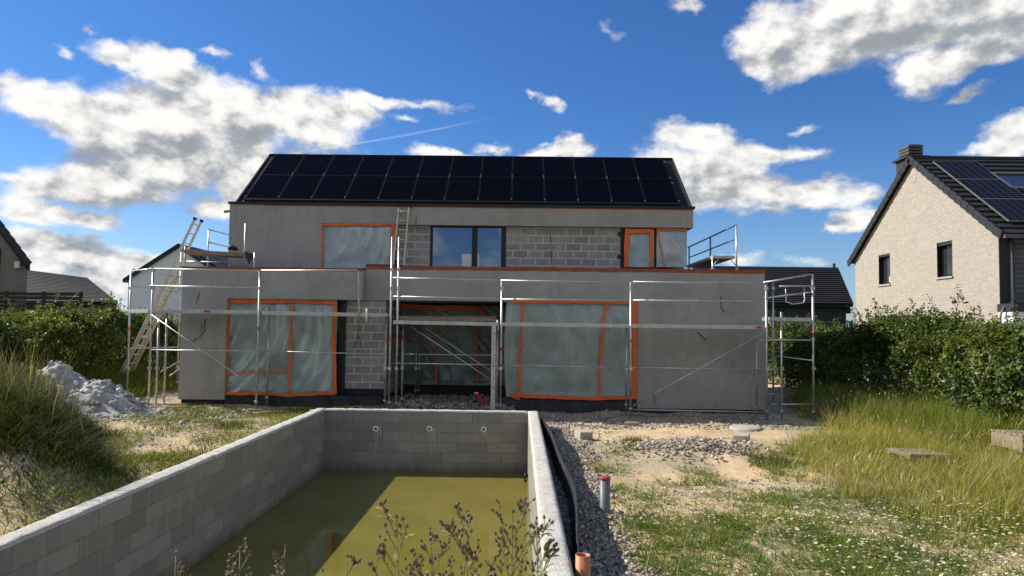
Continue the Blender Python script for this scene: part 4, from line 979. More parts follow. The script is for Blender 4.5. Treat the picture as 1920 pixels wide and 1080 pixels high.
# chimney behind the ridge at the gable end
cx0, cx1 = XG + .04, XG + .68; cy0, cy1 = YM + .42, YM + 1.25
zc = zat(1695, 298)
ch = MB().box(cx0, cx1, cy0, cy1, 5.9, zc).build('chimney', simple('dark chimney brick', (.045, .043, .045), .8, .3, 6), rf)
MB().box(cx0 - .1, cx1 + .1, cy0 - .1, cy1 + .1, zc, zc + .07).build('chimney_slab', DARKW, rf)
m = MB()
for k in range(4): m.box(cx0 + .06, cx1 - .06, cy0 + .06, cy1 - .06, zc + .072 + k * .11, zc + .072 + k * .11 + .075); m.box(cx0 + .12, cx1 - .12, cy0 + .12, cy1 - .12, zc + .147 + k * .11, zc + .182 + k * .11)
m.build('chimney_pot', simple('brown chimney louvre', (.12, .10, .085), .7, .3, 6), rf)
# panels and roof light on the slope facing us
ra = Vector((0, YM - (Y0 - .35), ZAP + .11 - (ZEV - .10))); rl_ = ra.length; rdv = ra.normalized(); rn = Vector((0, -rdv.z, rdv.y))
def onroof(x, s, h=0): return Vector((x, Y0 - .35, ZEV - .10)) + rdv * s + rn * h
def roofhit(px, py, h=.14):
    d = ray(px, py); o_ = Vector((0, 0, CAMZ)); p0 = onroof(0, 0, h); t = (p0 - o_).dot(rn) / d.dot(rn); q = o_ + d * t; return q.x, (q - p0).dot(rdv)
def roofpanel(x0, x1, s0, s1, name='solar_panel'):
    h = .14; vs = [onroof(x0, s0, h), onroof(x1, s0, h), onroof(x1, s1, h), onroof(x0, s1, h)]
    m = MB(); m.add([v - rn * .04 for v in vs] + vs, [(0, 3, 2, 1), (4, 5, 6, 7), (0, 1, 5, 4), (1, 2, 6, 5), (2, 3, 7, 6), (3, 0, 4, 7)])
    o = m.build(name, RAILF, rf); e = .022
    q = [onroof(x0 + e, s0 + e, h + .004), onroof(x1 - e, s0 + e, h + .004), onroof(x1 - e, s1 - e, h + .004), onroof(x0 + e, s1 - e, h + .004)]
    m = MB(); m.add(q, [(0, 1, 2, 3)]); c = m.build('cells', GRIDP, o, fix=False); uv = c.data.uv_layers.new(name='UVMap')
    for k, t in enumerate(((0, 0), (1, 0), (1, 1), (0, 1))): uv.data[k].uv = t
    return o
xa, s_top = roofhit(1750, 302); xb, s1_ = roofhit(1793, 335); x3, s2_ = roofhit(1843, 372); x4, s3_ = roofhit(1890, 414)
ph_ = (s_top - s3_) / 3; pw_ = ph_ * .62 * 1.55
for k in range(3):
    sx = xa - .02
    roofpanel(sx, sx + pw_, s_top - (k + 1) * ph_ + .01, s_top - k * ph_ - .01)
for k in range(1, 5):
    roofpanel(xa - .02 + k * (pw_ + .02), xa - .02 + k * (pw_ + .02) + pw_, s_top - 3 * ph_ + .01, s_top - 2 * ph_ - .01)
x5, s5 = roofhit(1856, 323); x6, s6 = roofhit(1893, 352)
m = MB(); sx0 = x5; sx1 = x5 + 1.25
for (u0, u1, v0, v1) in ((sx0, sx0 + .09, s6, s5), (sx1 - .09, sx1, s6, s5), (sx0 + .09, sx1 - .09, s5 - .09, s5), (sx0 + .09, sx1 - .09, s6, s6 + .09)):
    vs = [onroof(u0, v0, .02), onroof(u1, v0, .02), onroof(u1, v1, .02), onroof(u0, v1, .02)]; m.add(vs + [v + rn * .13 for v in vs], [(0, 3, 2, 1), (4, 5, 6, 7), (0, 1, 5, 4), (1, 2, 6, 5), (2, 3, 7, 6), (3, 0, 4, 7)])
o = m.build('roof_light', GREYCLAD, rf)
m = MB(); vs = [onroof(sx0 + .09, s6 + .09, .06), onroof(sx1 - .09, s6 + .09, .06), onroof(sx1 - .09, s5 - .09, .06), onroof(sx0 + .09, s5 - .09, .06)]; m.add(vs + [v + rn * .04 for v in vs], [(0, 3, 2, 1), (4, 5, 6, 7), (0, 1, 5, 4), (1, 2, 6, 5), (2, 3, 7, 6), (3, 0, 4, 7)]); m.build('pane', GLASS, o)
# white awning low on the front wall
q = P(1890, 584, 21.0); MB().box(q.x, q.x + 3.5, 20.75, 21.44, P(1890, 603, 21).z - .2, q.z).build('awning', WHITEP, hr, bevel=.03)
MB().box(q.x - .02, q.x + 3.5, 20.72, 21.44, q.z + .003, q.z + .22).build('awning_case', DARKW, hr)
MB().path([P(1876, 625, 21.1), P(1876, 590, 21.1), P(1882, 576, 21.1), P(1900, 574, 21.1)], .03, 8).build('cable_duct', PVCG, hr, True)
MB().box(XG - .01, XG - .001, YM - .18, YM + .14, zat(1706, 345), zat(1706, 333)).build('vent_grille', CREAM, hr)

# dark-roofed house behind the right scaffold
YD = 44.0
hd = empty('dark_house', P(1500, 600, YD), 'dark house with wide anthracite tiled roof behind the right scaffold end', 'house')
x0, x1 = P(1330, 570, YD).x, P(1600, 568, YD).x; ze = P(1500, 569, YD).z; zr = P(1500, 501, YD + 4).z; xr1 = P(1571, 502, YD + 4).x
MB().box(x0, x1 - .3, YD + .3, YD + 8, -1, ze).build('wall', DARKW, hd)
rfd = MB().prism([(x0, YD, ze - .05), (x1, YD, ze - .05), (xr1, YD + 4, zr - .05), (x0, YD + 4, zr - .05)], (0, .05, -.12)).build('roof', TILE, hd)
courses((x0, YD - .02, ze), (x1, YD - .02, ze), (x0, YD + 4, zr), (xr1, YD + 4, zr), 18, .07, TILE, 'tile_courses', rfd)
MB().add([(x1, YD, ze), (x1, YD + 8, ze), (xr1, YD + 4, zr), (x1 - .05, YD, ze - .1), (x1 - .05, YD + 8, ze - .1)], [(0, 1, 2), (0, 3, 4, 1)]).build('hip', TILE, rfd)
MB().prism([(x0, YD + 8, ze), (x1, YD + 8, ze), (xr1, YD + 4.06, zr), (x0, YD + 4.06, zr)], (0, .05, -.1)).build('rear_slope', TILE, rfd)
MB().tube(P(1564, 502, YD + 3.6), P(1564, 494, YD + 3.6), .09, 8).build('vent_pipe', DARKW, rfd)
for (a0, a1) in ((1560, 1572), (1582, 1594)):
    q0, q1 = P(a0, 588, YD + .3), P(a1, 574, YD + .3); opening(hd, 'window', q0.x, q1.x, q0.z, q1.z, YD + .3, sill=False)

# white house behind the left scaffold
YWH = 58.0
hw = empty('white_house', P(320, 600, YWH), 'white rendered gable house with dark verge seen behind the left scaffold end', 'house')
al, ap_ = P(241, 525, YWH), P(336, 464, YWH); xr = 2 * ap_.x - al.x
MB().prism([(al.x, YWH, -1), (xr, YWH, -1), (xr, YWH, al.z), (ap_.x, YWH, ap_.z), (al.x, YWH, al.z)], (0, 10, 0)).build('gable_wall', WHITEW, hw)
m = MB(); dvl = (ap_ - al).normalized(); n_ = Vector((-dvl.z, 0, dvl.x))
rfw = m.prism([al - dvl * .4 + Vector((0, -.25, .02)), ap_ + Vector((0, -.25, .02)), ap_ + Vector((0, -.25, .30)), al - dvl * .4 + Vector((0, -.25, .30))], (0, 10.5, 0)).build('roof', TILE, hw)
ar = Vector((xr, YWH, al.z)); dvr = (ar - ap_).normalized()
MB().prism([ap_ + Vector((.003, -.25, .02)), ar + dvr * .4 + Vector((0, -.25, .02)), ar + dvr * .4 + Vector((0, -.25, .30)), ap_ + Vector((.003, -.25, .30))], (0, 10.5, 0)).build('roof', TILE, hw)
for k in range(4):
    p0 = ap_ + dvr * (.5 + (k // 2) * 1.9) + Vector((0, .6 + (k % 2) * 3.4, .345)); vs = [p0, p0 + dvr * 1.8, p0 + dvr * 1.8 + Vector((0, 3.2, 0)), p0 + Vector((0, 3.2, 0))]
    m = MB(); m.add(vs + [v + Vector((0, 0, .05)) for v in vs], [(0, 3, 2, 1), (4, 5, 6, 7), (0, 1, 5, 4), (1, 2, 6, 5), (2, 3, 7, 6), (3, 0, 4, 7)]); m.build('solar_panel', GRIDP if False else PANEL, hw)

# taupe house at the left edge and its low neighbour
YT = 31.0
ht = empty('taupe_house', P(10, 600, YT), 'taupe brick gable house with dark sloping verge at the left edge', 'house')
e_ = P(56, 492, YT); t0 = P(0, 416, YT); dv = (t0 - e_).normalized(); apx = e_ + dv * 5.2; wl = P(52, 500, YT).x
SHV = Vector((-8.2, 7.4, 0))
MB().prism([(wl, YT, -.5), (wl, YT, e_.z - .1), (apx.x, YT, apx.z - .2), (2 * apx.x - wl, YT, e_.z - .1), (2 * apx.x - wl, YT, -.5)], SHV).build('gable_wall', BROWNB, ht)
rft = MB().prism([e_ - dv * .3 + Vector((0, -.25, -.12)), apx + Vector((0, -.25, -.12)), apx + Vector((0, -.25, .16)), e_ - dv * .3 + Vector((0, -.25, .16))], SHV).build('roof', TILE, ht)
m = MB()
for k in range(14):
    p_ = e_ - dv * .3 + dv * (k * .39); m.beam(p_ + Vector((0, -.30, .14)), p_ + dv * .42 + Vector((0, -.30, .09)), .1, .22)
m.build('verge_tiles', TILE, rft)
d2 = Vector((-dv.x, 0, dv.z)); e2 = Vector((2 * apx.x - e_.x, YT, e_.z))
MB().prism([apx + Vector((-.003, -.25, -.12)), e2 + Vector((0, -.25, -.12)), e2 + Vector((0, -.25, .16)), apx + Vector((-.003, -.25, .16))], SHV).build('roof', TILE, ht)
c = P(36, 497, YT); MB().box(c.x - .11, c.x + .11, YT - .16, YT - .005, c.z - .14, c.z + .14).build('wall_lamp', WHITEP, ht, bevel=.02)
q0, q1 = P(-30, 523, YT), P(2, 466, YT); opening(ht, 'window', q0.x, q1.x, q0.z, q1.z, YT - .005, sill=True)
YLW = 36.0
hl = empty('low_house', P(150, 590, YLW), 'low tan house with long dark slate roof left of the scaffold', 'house')
x0, x1 = P(152, 575, YLW).x, P(219, 575, YLW).x; ze = P(190, 562, YLW).z
MB().prism([(x0 - 9, YLW, -.8), (x1, YLW, -.8), (x1 - 6.6, YLW + 6.6, -.8), (x0 - 9, YLW + 6.6, -.8)], (0, 0, ze + .8)).build('wall', TANW, hl)
A_, B_ = P(40, 540, YLW), P(222, 563.5, YLW - .25); rA, rB = P(40, 503, YLW + 3.5), P(163, 519, YLW + 3.5)
rz = (rA.z + rB.z) / 2; bz = B_.z
rfl = MB().prism([(A_.x, YLW - .3, bz - .1), (B_.x, YLW - .3, bz - .1), (rB.x, YLW + 3.5, rB.z - .06), (rA.x, YLW + 3.5, rA.z - .06)], (0, .03, -.10)).build('roof', TILE, hl)
courses((A_.x, YLW - .32, bz - .08), (B_.x, YLW - .32, bz - .08), (rA.x, YLW + 3.5, rA.z - .05), (rB.x, YLW + 3.5, rB.z - .05), 20, .025, SLATE, 'slate_courses', rfl)
MB().prism([(rA.x, YLW + 3.52, rA.z - .06), (rB.x, YLW + 3.52, rB.z - .06), (2 * rB.x - B_.x, YLW + 7.3, bz - .1), (rA.x, YLW + 7.3, bz - .1)], (0, .03, -.10)).build('rear_slope', TILE, rfl)
q0, q1 = P(155, 578, YLW), P(164, 566, YLW); opening(hl, 'window', q0.x, q1.x, q0.z, q1.z, YLW - .002, sill=False, gl=GLASS)
# dark slatted fence
YFc = 29.0
fe = empty('slatted_fence', P(60, 600, YFc), 'dark horizontal board fence in front of the taupe house', 'fence')
xa, xb = P(-60, 560, YFc).x, P(150, 560, YFc).x; zt0 = P(60, 547, YFc).z
for k in range(12):
    z = zt0 - .02 - k * .16; MB().box(xa, xb, YFc, YFc + .03, z - .125, z).build('board', FENCE, fe)
for x in np.linspace(xa, xb, 4): MB().box(x - .05, x + .05, YFc + .032, YFc + .12, -.4, zt0 + .02).build('post', FENCE, fe)

# ------------------------------------------------------------------ stones
ICO = None
def ico():
    t = (1 + 5 ** .5) / 2; v = np.array([(-1, t, 0), (1, t, 0), (-1, -t, 0), (1, -t, 0), (0, -1, t), (0, 1, t), (0, -1, -t), (0, 1, -t), (t, 0, -1), (t, 0, 1), (-t, 0, -1), (-t, 0, 1)], float); v /= np.linalg.norm(v[0])
    f = np.array([(0, 11, 5), (0, 5, 1), (0, 1, 7), (0, 7, 10), (0, 10, 11), (1, 5, 9), (5, 11, 4), (11, 10, 2), (10, 7, 6), (7, 1, 8), (3, 9, 4), (3, 4, 2), (3, 2, 6), (3, 6, 8), (3, 8, 9), (4, 9, 5), (2, 4, 11), (6, 2, 10), (8, 6, 7), (9, 8, 1)])
    return v, f
IV, IF_ = ico()
def stones(name, pos, size, base, parent=None, org=(0, 0, 0), spread=.35):
    n = len(pos); a = NR.random(n) * 6.283; sc_ = size[:, None] * (.55 + .75 * NR.random((n, 3))); sc_[:, 2] *= .7
    V = IV[None] * (1 + (NR.random((n, 12, 1)) - .5) * .6) * sc_[:, None, :]
    ca, sa = np.cos(a)[:, None], np.sin(a)[:, None]; x = V[..., 0] * ca - V[..., 1] * sa; y = V[..., 0] * sa + V[..., 1] * ca; tl = (NR.random((n, 1)) - .5) * 1.0
    z = V[..., 2] * np.cos(tl) + x * np.sin(tl); x = x * np.cos(tl) - V[..., 2] * np.sin(tl)
    V = np.stack([x, y, z], -1) + pos[:, None, :]
    fl = (IF_[None] + (np.arange(n) * 12)[:, None, None]).reshape(-1, 3)
    base = np.asarray(base); pick = base[NR.integers(0, len(base), n)] * (1 + (NR.random((n, 1)) - .5) * 2 * spread)
    tint = np.repeat(np.clip(pick, 0, 1), 12, 0)
    return npmesh(name, V.reshape(-1, 3), fl.ravel(), np.full(len(fl), 3), STONE, tint, parent, org)
GREY = [(.42, .37, .31), (.34, .30, .25), (.50, .45, .37), (.38, .30, .22), (.27, .25, .22)]
def scatter(n, x0, x1, y0, y1, dens=None):
    x = NR.uniform(x0, x1, n); y = NR.uniform(y0, y1, n)
    if dens is not None:
        k = NR.random(n) < dens(x, y); x, y = x[k], y[k]
    return x, y
def inpool(x, y, mg=.02): return (x > PX0 - WT - mg) & (x < PX1 + WT + mg) & (y > PY0 - WT - mg) & (y < PY1 + WT + mg)
# gravel band right of the pool + scattered stones
def dg(x, y):
    e = PX1 + WT + .02
    band = sst(e + .85, e + .35, x + (fbm(y * 1.1, x, 31, 3) - .5) * .9) * (x > e)
    return band
x, y = scatter(26000, .4, 1.7, 4.4, 15.2, dg); z = hgt(x, y) + NR.random(len(x)) * .03
s1 = np.stack([x, y, z], -1); z1 = .012 + .022 * NR.random(len(x)) ** 2
def dh(x, y): return np.exp(-(((x - 2.75) / .85) ** 2 + ((y - 12.5) / .65) ** 2) * 1.4)
x, y = scatter(9000, 1.3, 4.2, 11.2, 14, dh); z = hgt(x, y) + NR.random(len(x)) * .05; s2 = np.stack([x, y, z], -1); z2 = .015 + .035 * NR.random(len(x)) ** 2
def dsc(x, y): return np.clip((fbm(x * 1.3, y * 1.3, 77, 4) - .44) * 5, .03, 1) * ~inpool(x, y) * (x < 5.5)
x, y = scatter(42000, -7.5, 5.5, 4.6, 18, dsc); z = hgt(x, y); s3 = np.stack([x, y, z], -1); z3 = .008 + .024 * NR.random(len(x)) ** 3
x, y = scatter(7000, -3.9, 6, 15.2, 18.2); z = hgt(x, y); s4 = np.stack([x, y, z], -1); z4 = .012 + .035 * NR.random(len(x)) ** 2
x, y = scatter(3500, -3.0, -.1, 17.6, 20.5); z = hgt(x, y) + NR.random(len(x)) * .1; s5 = np.stack([x, y, z], -1); z5 = .02 + .05 * NR.random(len(x)) ** 2
o = stones('gravel', np.concatenate([s1, s2, s3, s4, s5]), np.concatenate([z1, z2, z3, z4, z5]), GREY); tag(o, kind='stuff')
# limestone rubble heap, left
cxp, cyp = -9.25, 15.4
def ph_t(x, y):
    u = (x - cxp); v = (y - cyp); r1 = np.exp(-((u + .25) / .8) ** 2 - (v / .9) ** 2) * .98; r2 = np.exp(-((u + 1.1) / .7) ** 2 - (v / .8) ** 2) * .65; r3 = np.exp(-((u - .45) / .75) ** 2 - ((v + .1) / .8) ** 2) * .62
    return np.maximum(np.maximum(r1, r2), r3) + .22 * np.exp(-((u - 1.05) / .7) ** 2 - ((v + .2) / .8) ** 2)
rp = empty('rubble_heap', (cxp, cyp, H(cxp, cyp)), 'pale limestone rubble heap on the grassy bank left of the house', 'rubble heap')
xs = np.linspace(cxp - 2.6, cxp + 2.4, 120); yy = np.linspace(cyp - 2.0, cyp + 2.0, 100); X, Y = np.meshgrid(xs, yy); hp = ph_t(X, Y)
Z = hgt(X, Y) - .06 + hp + (fbm(X * 2.2, Y * 2.2, 41, 5) - .5) * .34 * np.clip(hp * 1.6, 0, 1) + (fbm(X * 7, Y * 7, 43, 3) - .5) * .16 * np.clip(hp * 2, 0, 1)
v = np.stack([X, Y, Z], -1).reshape(-1, 3); i, j = np.meshgrid(np.arange(119), np.arange(99)); q = (j * 120 + i).ravel(); f = np.stack([q, q + 1, q + 121, q + 120], -1)
tn = .50 + .32 * (fbm(X * 3, Y * 3, 51, 4) - .5).reshape(-1, 1) * 2; npmesh('heap', v, f.ravel(), np.full(len(f), 4), STONE, np.clip(tn * np.array([1, .97, .92]), .1, .8), parent=rp)
x, y = scatter(7000, cxp - 2.3, cxp + 2.3, cyp - 1.9, cyp + 1.9, lambda x, y: np.clip(ph_t(x, y) * 1.3 + .04, 0, 1))
Zs = hgt(x, y) - .05 + ph_t(x, y) + (fbm(x * 2.2, y * 2.2, 41, 5) - .5) * .34 * np.clip(ph_t(x, y) * 1.6, 0, 1)
o = stones('rubble', np.stack([x, y, Zs], -1), .012 + .085 * NR.random(len(x)) ** 6, [(.50, .485, .45), (.38, .365, .34), (.60, .58, .54), (.29, .28, .26)], parent=rp); tag(o, kind='stuff')
x, y = scatter(2600, cxp - .5, cxp + 3.4, cyp - 1.8, cyp + 1.6); o = stones('loose_rubble', np.stack([x, y, hgt(x, y)], -1), .012 + .06 * NR.random(len(x)) ** 3, [(.58, .56, .51), (.46, .43, .38), (.40, .36, .30)]); tag(o, kind='stuff')

# ------------------------------------------------------------------ grass and weeds
def blades(name, x, y, hgt_, wid, bend, cols, seg=3, parent=None, org=(0, 0, 0), zoff=-.02, spread=.25, tipcol=None, z=None, lean=.12, ang=None, cidx=None):
    n = len(x); z0 = (hgt(x, y) if z is None else z) + zoff; a = NR.random(n) * 6.2832 if ang is None else ang; dx, dy = np.cos(a), np.sin(a)
    L = hgt_; B = bend * (.4 + 1.1 * NR.random(n)); b0 = NR.random(n) * lean if np.isscalar(lean) else lean
    wa = a + 1.57 + (NR.random(n) - .5); wx, wy = np.cos(wa), np.sin(wa)
    rows = []; T_ = np.linspace(0, 1, seg + 1)
    for t in T_:
        r = L * (b0 * t + B * t * t); zz = L * (t - .35 * B * t * t); wv = wid * (1 - t ** 1.6) * (.7 + .6 * t * (1 - t) * 2)
        px, py, pz = x + dx * r, y + dy * r, z0 + zz
        if t < 1: rows.append(np.stack([px - wx * wv / 2, py - wy * wv / 2, pz], -1)); rows.append(np.stack([px + wx * wv / 2, py + wy * wv / 2, pz], -1))
        else: rows.append(np.stack([px, py, pz], -1))
    V = np.stack(rows, 1); k = V.shape[1]; base = (np.arange(n) * k)[:, None]
    fl = []; lt = []
    quads = np.concatenate([base + np.array([[2 * s, 2 * s + 1, 2 * s + 3, 2 * s + 2]]) for s in range(seg - 1)], 0) if seg > 1 else np.zeros((0, 4), int)
    tri = base + np.array([[2 * seg - 2, 2 * seg - 1, 2 * seg]])
    cols = np.asarray(cols); c = cols[NR.integers(0, len(cols), n) if cidx is None else cidx % len(cols)] * (1 + (NR.random((n, 1)) - .5) * 2 * spread)
    tint = np.repeat(c[:, None, :], k, 1)
    if tipcol is not None:
        tt = np.concatenate([np.repeat(T_[:-1], 2), T_[-1:]])[None, :, None]; m_ = (NR.random((n, 1, 1)) * .9) * tt ** 1.5; tint = tint * (1 - m_) + np.array(tipcol) * m_
    fl = np.concatenate([quads.ravel(), tri.ravel()]); lt = np.concatenate([np.full(len(quads), 4), np.full(len(tri), 3)])
    o = npmesh(name, V.reshape(-1, 3), fl, lt, GRASSM, np.clip(tint.reshape(-1, 3), 0, 1), parent, org); return o
def tussocks(name, cx, cy, per, rad, h, wid, bend, cols, seg=3, tipcol=None, spread=.25, out=.55):
    "clumps of blades leaning outwards from each clump centre"
    m_ = len(cx); k = NR.poisson(per, m_); i = np.repeat(np.arange(m_), k); n = len(i); th = NR.random(n) * 6.2832; r = np.sqrt(NR.random(n)); cr = (.5 + NR.random(m_))[i]
    x = cx[i] + np.cos(th) * r * rad * cr; y = cy[i] + np.sin(th) * r * rad * cr
    ch = (np.broadcast_to(h, (m_,)) * (.6 + .8 * NR.random(m_)))[i] * (.45 + .75 * NR.random(n)) * (1 - .25 * r)
    cc = NR.integers(0, 97, m_)[i] + (NR.random(n) < .3) * NR.integers(0, 9, n)
    k_ = ~inpool(x, y)
    return blades(name, x[k_], y[k_], ch[k_], (wid * (.6 + .8 * NR.random(n)))[k_], bend, cols, seg, tipcol=tipcol, spread=spread, ang=(th + NR.normal(0, .7, n))[k_], lean=(r * out * NR.random(n) + .04)[k_], cidx=cc[k_])
WEEDC = [(.11, .175, .03), (.14, .20, .04), (.085, .145, .028), (.19, .22, .05), (.12, .17, .03)]
GREENS = [(.075, .115, .022), (.10, .135, .028), (.06, .10, .022), (.13, .15, .035)]
YELS = [(.25, .26, .035), (.33, .31, .05), (.20, .24, .03), (.38, .34, .085), (.14, .20, .025)]
STRAW = [(.42, .35, .17), (.36, .29, .13), (.48, .42, .24)]
# tall meadow on the right
def fieldm(x, y):
    ed = 3.75 + (fbm(y * .7, x * .3, 13, 3) - .5) * 1.5 + .55 * sst(10.5, 8, y) + 2.9 * sst(11.3, 15.6, y)
    m_ = sst(ed - .35, ed + .5, x) * sst(7.2, 8.6, y + (fbm(x * .9, y * .4, 15, 3) - .5) * 1.8 + .12 * (x - 5))
    return m_
x, y = scatter(10500, 3, 9.8, 6.5, 19, lambda x, y: fieldm(x, y) * np.clip(.30 + 1.5 * (fbm(x * 1.1, y * 1.1, 61, 3) - .25), .08, 1))
hh = .41 * (.6 + .8 * fbm(x * .8, y * .8, 63, 3)) * (.55 + .75 * sst(4, 7.5, x + .25 * (y - 9)))
o = tussocks('tall_grass', x, y, 15, .10, hh, .0075, .5, YELS, 3, tipcol=(.46, .40, .13)); tag(o, kind='stuff')
x, y = scatter(26000, 3, 9.8, 6.5, 19, lambda x, y: fieldm(x, y) * .25)
hh = .10 + .2 * NR.random(len(x)); o = blades('short_grass', x, y, hh, .006 + .006 * NR.random(len(x)), .8, GREENS + YELS, 3); tag(o, kind='stuff')
x, y = scatter(15000, 3, 9.8, 6.5, 19, lambda x, y: fieldm(x, y) * np.clip(fbm(x * .9, y * .9, 67, 3) * 1.8 - .45, 0, 1))
hh = (.40 + .36 * NR.random(len(x))) * (.6 + .5 * sst(4, 7.5, x))
o = blades('dry_stalks', x, y, hh, .003 + .003 * NR.random(len(x)), .25, STRAW, 4, tipcol=(.5, .42, .24)); tag(o, kind='stuff')
x, y = scatter(900, 3, 9.8, 6.5, 19, lambda x, y: fieldm(x, y) * .6)
o = tussocks('broad_weeds', x, y, 9, .10, .26, .022, .8, WEEDC, 3, spread=.4, out=1.4); tag(o, kind='stuff')
x, y = scatter(9000, 3, 9.8, 6.5, 19, lambda x, y: fieldm(x, y) * .7)
o = blades('matted_straw', x, y, .18 + .3 * NR.random(len(x)), .004 + .005 * NR.random(len(x)), .2, STRAW + YELS[:2], 3, spread=.4, lean=2.2, zoff=.06); tag(o, kind='stuff')
# seed heads on the dry stalks' height: small plumes
x, y = scatter(7000, 3, 9.8, 6.5, 19, lambda x, y: fieldm(x, y) * np.clip(fbm(x * .9, y * .9, 67, 3) * 1.8 - .45, 0, 1))
o = blades('seed_heads', x, y, .05 + .06 * NR.random(len(x)), .008 + .008 * NR.random(len(x)), .6, STRAW, 3, z=hgt(x, y) + (.34 + .34 * NR.random(len(x))) * (.6 + .5 * sst(4, 7.5, x)), lean=.5); tag(o, kind='stuff')
# reedy green grass at the hedge foot, pale stalks by the right scaffold foot
x, y = scatter(16000, 6.6, 10, 12.5, 20); k = (x > 7.0); x, y = x[k], y[k]
o = blades('hedge_grass', x, y, .45 + .4 * NR.random(len(x)), .008 + .006 * NR.random(len(x)), .4, WEEDC + YELS[:2], 3); tag(o, kind='stuff')
x, y = scatter(420, 6.5, 8.6, 15.6, 17.4)
o = blades('dry_stalks', x, y, .3 + .45 * NR.random(len(x)), .010 + .007 * NR.random(len(x)), .4, STRAW, 4); tag(o, kind='stuff')
# low weeds right of the pool
def weedm(x, y):
    base = np.clip((fbm(x * 1.25, y * 1.1, 71, 4) - .20 + .10 * sst(3.2, 1.5, x)) * 4.5, 0, 1) * sst(9.9, 8.4, y + (fbm(x, y, 73, 3) - .5) * 2.4)
    base = np.maximum(base, .5 * np.clip((fbm(x * 1.6, y * 1.6, 75, 4) - .52) * 7, 0, 1) * sst(14.5, 12, y))
    return base * sst(.95, 1.35, x + (fbm(y * 2, x, 79, 2) - .5) * .5)
x, y = scatter(9500, .9, 7.5, 4.4, 15, weedm)
hh = .13 * (.45 + 1.0 * fbm(x * 1.3, y * 1.3, 81, 3))
o = tussocks('weeds', x, y, 17, .09, hh, .0115, .9, WEEDC, 3, spread=.3, out=1.3); tag(o, kind='stuff')
x, y = scatter(24000, .9, 7.5, 4.4, 15, weedm)
o = blades('short_grass', x, y, .03 + .07 * NR.random(len(x)), .006 + .007 * NR.random(len(x)), .9, WEEDC + YELS[:2], 2, spread=.35); tag(o, kind='stuff')
x, y = scatter(6000, .9, 7.5, 4.4, 13.5, lambda x, y: weedm(x, y) * .7)
o = blades('dry_stalks', x, y, .12 + .22 * NR.random(len(x)), .003 + .003 * NR.random(len(x)), .35, STRAW + YELS[:2], 3); tag(o, kind='stuff')
# chamomile flowers: six-petalled discs on stalks
def dfl(x, y): return np.maximum(np.clip((fbm(x * 1.0, y * 1.3, 91, 3) - .50) * 7, 0, 1), .9 * np.exp(-((x - 2.5) / 1.0) ** 2 - ((y - 5.5) / .8) ** 2)) * sst(9.4, 8.2, y) * sst(.95, 1.4, x)
x, y = scatter(6000, 1.0, 6.0, 4.5, 9.4, dfl); n = len(x); zt_ = hgt(x, y) + .05 + .13 * NR.random(n); rr_ = .010 + .008 * NR.random(n)
K = 10; ang = np.linspace(0, 2 * np.pi, K, endpoint=False)[None] + NR.random((n, 1)) * 6; rad = np.where(np.arange(K) % 2 == 0, 1.0, .72)[None] * rr_[:, None]
tx, ty = (NR.random((n, 1)) - .5) * .9, (NR.random((n, 1)) - .7) * .9
ring = np.stack([x[:, None] + np.cos(ang) * rad, y[:, None] + np.sin(ang) * rad, zt_[:, None] + np.cos(ang) * rad * tx + np.sin(ang) * rad * ty - .001], -1)
ang2 = ang[:, ::2]; eye = np.stack([x[:, None] + np.cos(ang2) * rr_[:, None] * .36, y[:, None] + np.sin(ang2) * rr_[:, None] * .36, zt_[:, None] + .003 + np.cos(ang2) * rr_[:, None] * .36 * tx + np.sin(ang2) * rr_[:, None] * .36 * ty], -1)
V = np.concatenate([ring, eye], 1); k_ = K + 5; b_ = (np.arange(n) * k_)[:, None]
fl = np.concatenate([(b_ + np.arange(K)[None]).ravel(), (b_ + K + np.arange(5)[None]).ravel()]); lt = np.concatenate([np.full(n, K), np.full(n, 5)])
tint = np.concatenate([np.tile(np.array([.74, .73, .66]), (n, K, 1)), np.tile(np.array([.62, .42, .03]), (n, 5, 1))], 1)
o = npmesh('chamomile_flowers', V.reshape(-1, 3), fl, lt, GRASSM, tint.reshape(-1, 3)); tag(o, kind='stuff')
o = blades('flower_stalks', x, y, zt_ - hgt(x, y) + .02, np.full(n, .003), .02, GREENS, 2, lean=.0); tag(o, kind='stuff')
# left bank
def bankm(x, y): return sst(-4.9, -5.8, x + .66 * (y - 9.5) + (fbm(y * .9, x * .9, 23, 3) - .5) * 1.6) * sst(6.3, 8.3, y + (fbm(x, y, 25, 3) - .5)) * sst(14.6, 13.2, y)
BANKC = [(.035, .055, .012), (.05, .068, .014), (.03, .048, .011), (.06, .07, .018), (.075, .072, .024)]
x, y = scatter(5200, -11.5, -4.6, 6, 15, bankm); hh = .33 * (.55 + .9 * fbm(x, y, 27, 3))
o = tussocks('bank_grass', x, y, 15, .12, hh, .010, .75, BANKC, 4, tipcol=(.085, .085, .025), out=.9); tag(o, kind='stuff')
x, y = scatter(26000, -11.5, -4.4, 6, 15, bankm)
o = blades('bank_weeds', x, y, .08 + .22 * NR.random(len(x)), .012 + .018 * NR.random(len(x)), 1.0, BANKC[:3] + [(.05, .08, .016)], 3, spread=.4, lean=.6); tag(o, kind='stuff')
x, y = scatter(700, -11.5, -5.2, 7, 15, bankm)
o = blades('dry_stalks', x, y, .55 + .45 * NR.random(len(x)), .004 + .003 * NR.random(len(x)), .3, STRAW, 4); tag(o, kind='stuff')
